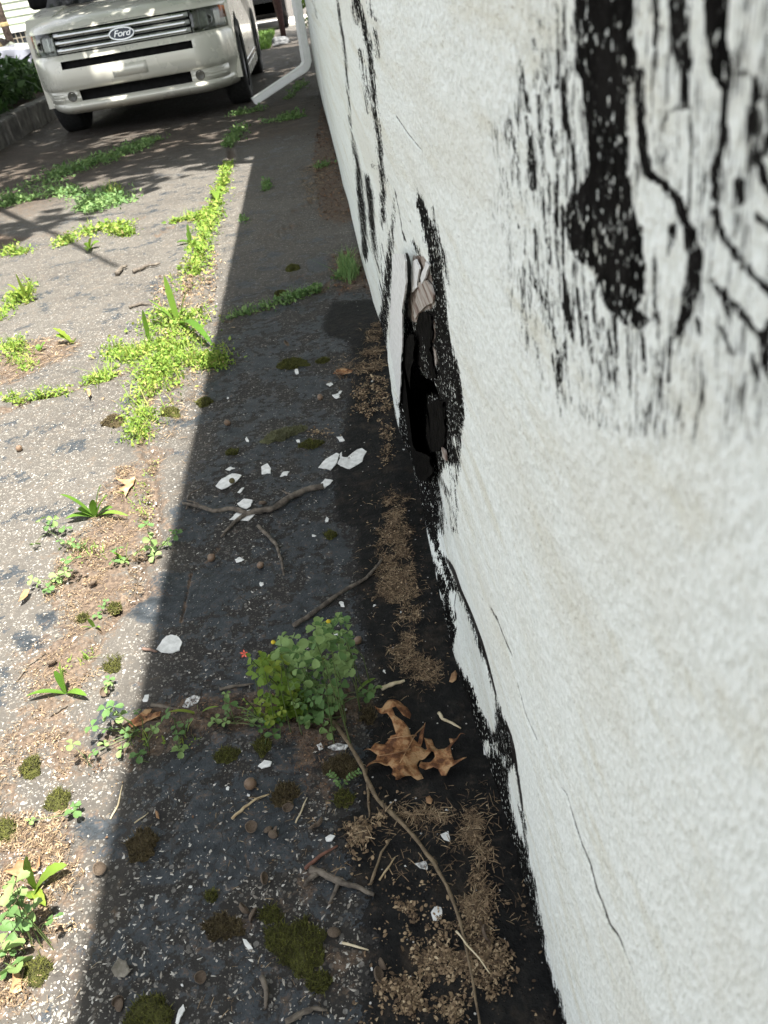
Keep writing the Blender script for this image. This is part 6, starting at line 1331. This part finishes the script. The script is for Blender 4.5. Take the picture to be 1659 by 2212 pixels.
# moss pads
M_moss = simple('moss', None, None, 240, .95, bump=1.0, bscale=700, bdist=.004, rnd=True, stops=[(0, (.028, .022, .006)), (.4, (.060, .062, .010)), (.75, (.105, .115, .016)), (1, (.17, .17, .03))])
M_mossb = simple('brown_moss', None, None, 240, .95, bump=1.0, bscale=700, bdist=.004, rnd=True, stops=[(0, (.025, .017, .008)), (.5, (.075, .055, .02)), (1, (.16, .125, .06))])
def moss(px, label, h=.008, mat=None, seed=0):
    mat = mat or M_moss; h = h*.62; rng = np.random.default_rng(seed+100); c = np.mean(px, 0); c3 = on(c[0], c[1]); poly = np.array([G(*p)[:2] for p in px]); r = np.sqrt(((poly-c3[:2])**2).sum(1)).mean()
    n = 22; V = []; F = []; ang = np.linspace(0, 2*math.pi, 40, endpoint=False)
    pa = np.arctan2(poly[:, 1]-c3[1], poly[:, 0]-c3[0]); pr = np.hypot(poly[:, 0]-c3[0], poly[:, 1]-c3[1]); o_ = np.argsort(pa)
    rad = np.interp(ang, np.concatenate([pa[o_]-2*math.pi, pa[o_], pa[o_]+2*math.pi]), np.tile(pr[o_], 3)); rad *= 1+.42*(fbm(np.cos(ang)*4+seed, np.sin(ang)*4, seed, 3)-.5)*2
    rings = [0, .2, .4, .58, .74, .87, .95, 1.0, 1.03]; V = [(0, 0, h)]
    for k, u in enumerate(rings[1:]):
        for a, rr_ in zip(ang, rad):
            x, y = math.cos(a)*rr_*u, math.sin(a)*rr_*u; zz_ = h*(1-u**3.2)**.7 if u < 1 else -.002
            zz_ *= .55+.9*float(fbm(np.array([x*60+seed]), np.array([y*60]), 5, 2)[0]); zz_ += gz(c3[0]+x, c3[1]+y)-c3[2]; V.append((x, y, zz_))
    F = [(0, 1+j, 1+(j+1) % 40) for j in range(40)]
    V = np.array(V); tri = [f for f in F]
    for k in range(len(rings)-2):
        for j in range(40):
            a, b = 1+k*40+j, 1+k*40+(j+1) % 40; tri += [(a, a+40, b+40), (a, b+40, b)]
    m_ = int(min(4500, 1500000*r*r+200)); u = rng.uniform(0, 1, m_)**.5*.98; ai = rng.uniform(0, 2*math.pi, m_); rr_ = np.interp(ai, ang, rad, period=2*math.pi)
    P = np.stack([np.cos(ai)*rr_*u, np.sin(ai)*rr_*u, h*np.clip(1-u**3.2, 0, 1)**.7*.8-.001], 1)
    b = blades(P, m_, .003, .0075, .0008, .8, rng)
    h_ = h; o = join('moss_pad', [(V, np.array(tri), rng.uniform(.3, .6, len(V))), b], mat, None, True); o.location = c3; return tag(o, label, 'moss', 'moss pads')
moss(ZP('l', [(445,1300),(470,1210),(560,1165),(720,1160),(830,1190),(880,1260),(885,1330),(840,1400),(850,1500),(800,1560),(700,1560),(620,1490),(560,1400),(480,1370)]), 'largest dark green moss pad near the bottom of the shaded strip', .012, seed=1)
moss(ZP('l', [(740,1580),(850,1540),(930,1580),(900,1660),(830,1680),(760,1640)]), 'dark moss pad touching the largest one from below', .008, seed=2)
moss(ZP('k', [(835,190),(900,125),(970,115),(1030,170),(1010,240),(960,310),(900,325),(840,270)]), 'round dark moss pad just inside the shadow edge', .016, M_mossb, 3)
moss(ZP('k', [(830,1330),(880,1250),(960,1205),(1060,1220),(1110,1290),(1110,1420),(820,1420)]), 'dark moss pad cut by the bottom edge', .014, seed=4)
moss(ZP('k', [(-40,80),(40,50),(90,60),(100,130),(50,175),(-40,180)]), 'olive moss pad in the sun at the left edge', .012, seed=5)
moss(ZP('i', [(310,1060),(360,1015),(430,1020),(450,1080),(400,1145),(330,1140)]), 'yellow green moss pad in the sunny dirt', .012, seed=6)
moss(ZP('i', [(150,840),(200,790),(250,830),(250,910),(180,945),(145,920)]), 'green moss pad beside the dark red leaf', .012, seed=7)
moss(ZP('k', [(155,1030),(240,950),(320,985),(320,1060),(240,1140),(170,1100)]), 'yellow moss pad at the lower left beside an orange leaf', .012, seed=8)
moss(ZP('i', [(655,145),(720,135),(780,190),(785,240),(730,255),(680,210)]), 'flat olive moss patch by the shadow edge', .004, seed=9)
moss(ZP('f', [(818,245),(850,200),(920,185),(985,200),(1040,225),(960,235),(880,255)]), 'dark moss strip far up the shaded asphalt', .008, seed=10)
moss(ZP('f', [(1060,215),(1110,190),(1155,185),(1145,210),(1090,220)]), 'small moss tip right of the dark moss strip', .006, seed=11)
moss(ZP('f', [(715,735),(740,700),(820,670),(900,650),(985,635),(980,680),(900,690),(800,730),(750,750)]), 'long pale olive lichened moss roll above the flakes', .012, simple('pale_moss', None, None, 200, .95, bump=1.0, bscale=600, bdist=.004, rnd=True, stops=[(0, (.07, .075, .03)), (.6, (.14, .145, .07)), (1, (.24, .24, .14))]), 12)
moss(ZP('f', [(945,765),(980,735),(1060,725),(1125,735),(1090,755),(1000,770)]), 'dark moss strip right of the olive roll', .006, seed=13)
moss(ZP('f', [(480,820),(510,790),(560,790),(565,815),(520,825)]), 'faint moss spot left of the olive roll', .004, seed=14)
moss(ZP('f', [(298,485),(310,455),(350,445),(385,470),(360,495),(310,500)]), 'sunlit round moss cushion near the shadow edge', .014, seed=15)
moss(ZP('g', [(755,290),(800,250),(860,260),(905,290),(880,330),(770,340)]), 'golden moss cushion left of the weed mat', .014, M_mossb, 16)
moss(ZP('g', [(1180,220),(1240,195),(1290,225),(1280,270),(1200,260)]), 'green moss cushion under the right side of the weed mat', .012, seed=17)
moss(ZP('g', [(785,1660),(810,1625),(860,1620),(880,1650),(830,1690)]), 'small bright moss cushion at the crack edge', .010, seed=18)
moss(ZP('g', [(570,1720),(610,1690),(640,1710),(620,1760),(580,1760)]), 'small dark moss cushion in the sunny dirt', .008, seed=19)
moss(ZP('j', [(75,1135),(100,1085),(170,1070),(230,1105),(190,1150),(110,1160)]), 'moss pad on the dark seal coat below the creeping clover', .008, seed=20)
moss(ZP('j', [(330,1050),(390,1000),(435,1020),(410,1090),(380,1130),(360,1090)]), 'moss wedge between two seal coat patches', .006, seed=21)
moss(ZP('j', [(1010,860),(1060,810),(1130,830),(1135,890),(1070,910)]), 'moss pad above the oak leaf', .008, M_mossb, 22)
moss(ZP('j', [(790,1170),(860,1120),(960,1140),(1020,1190),(980,1260),(880,1270),(800,1240)]), 'olive moss pad beside the vine stem', .008, M_mossb, 23)
moss(ZP('l', [(965,250),(1010,215),(1080,240),(1085,320),(1010,340),(960,300)]), 'moss pad left of the vine below the leaf sprig', .008, seed=24)
moss(ZP('l', [(525,200),(560,150),(640,150),(680,190),(640,280),(600,330),(530,330)]), 'brown moss patch right of the round acorn', .006, M_mossb, 25)
moss(ZP('l', [(-10,1180),(60,1130),(200,1140),(300,1170),(290,1260),(140,1275),(20,1260)]), 'flat brown moss patch left of the largest pad', .006, M_mossb, 26)
moss(ZP('l', [(410,1110),(470,1060),(560,1070),(580,1120),(500,1170),(430,1160)]), 'small moss patch above the largest pad', .006, seed=27)
moss(ZP('f', [(1135,1350),(1150,1315),(1190,1315),(1185,1350),(1155,1365)]), 'tiny bright moss tuft at the tar edge', .006, seed=28)
moss(ZP('c', [(220,1420),(245,1400),(275,1405),(270,1435),(230,1440)]), 'moss cushion far up the strip near the wall', .014, seed=29)
moss(ZP('c', [(135,1590),(160,1570),(200,1578),(180,1600)]), 'dark moss cushion in the shaded weed line', .012, seed=30)
moss(ZP('k', [(1340,540),(1380,520),(1415,530),(1410,570),(1360,580)]), 'small black green moss dot under a straw', .006, seed=31)
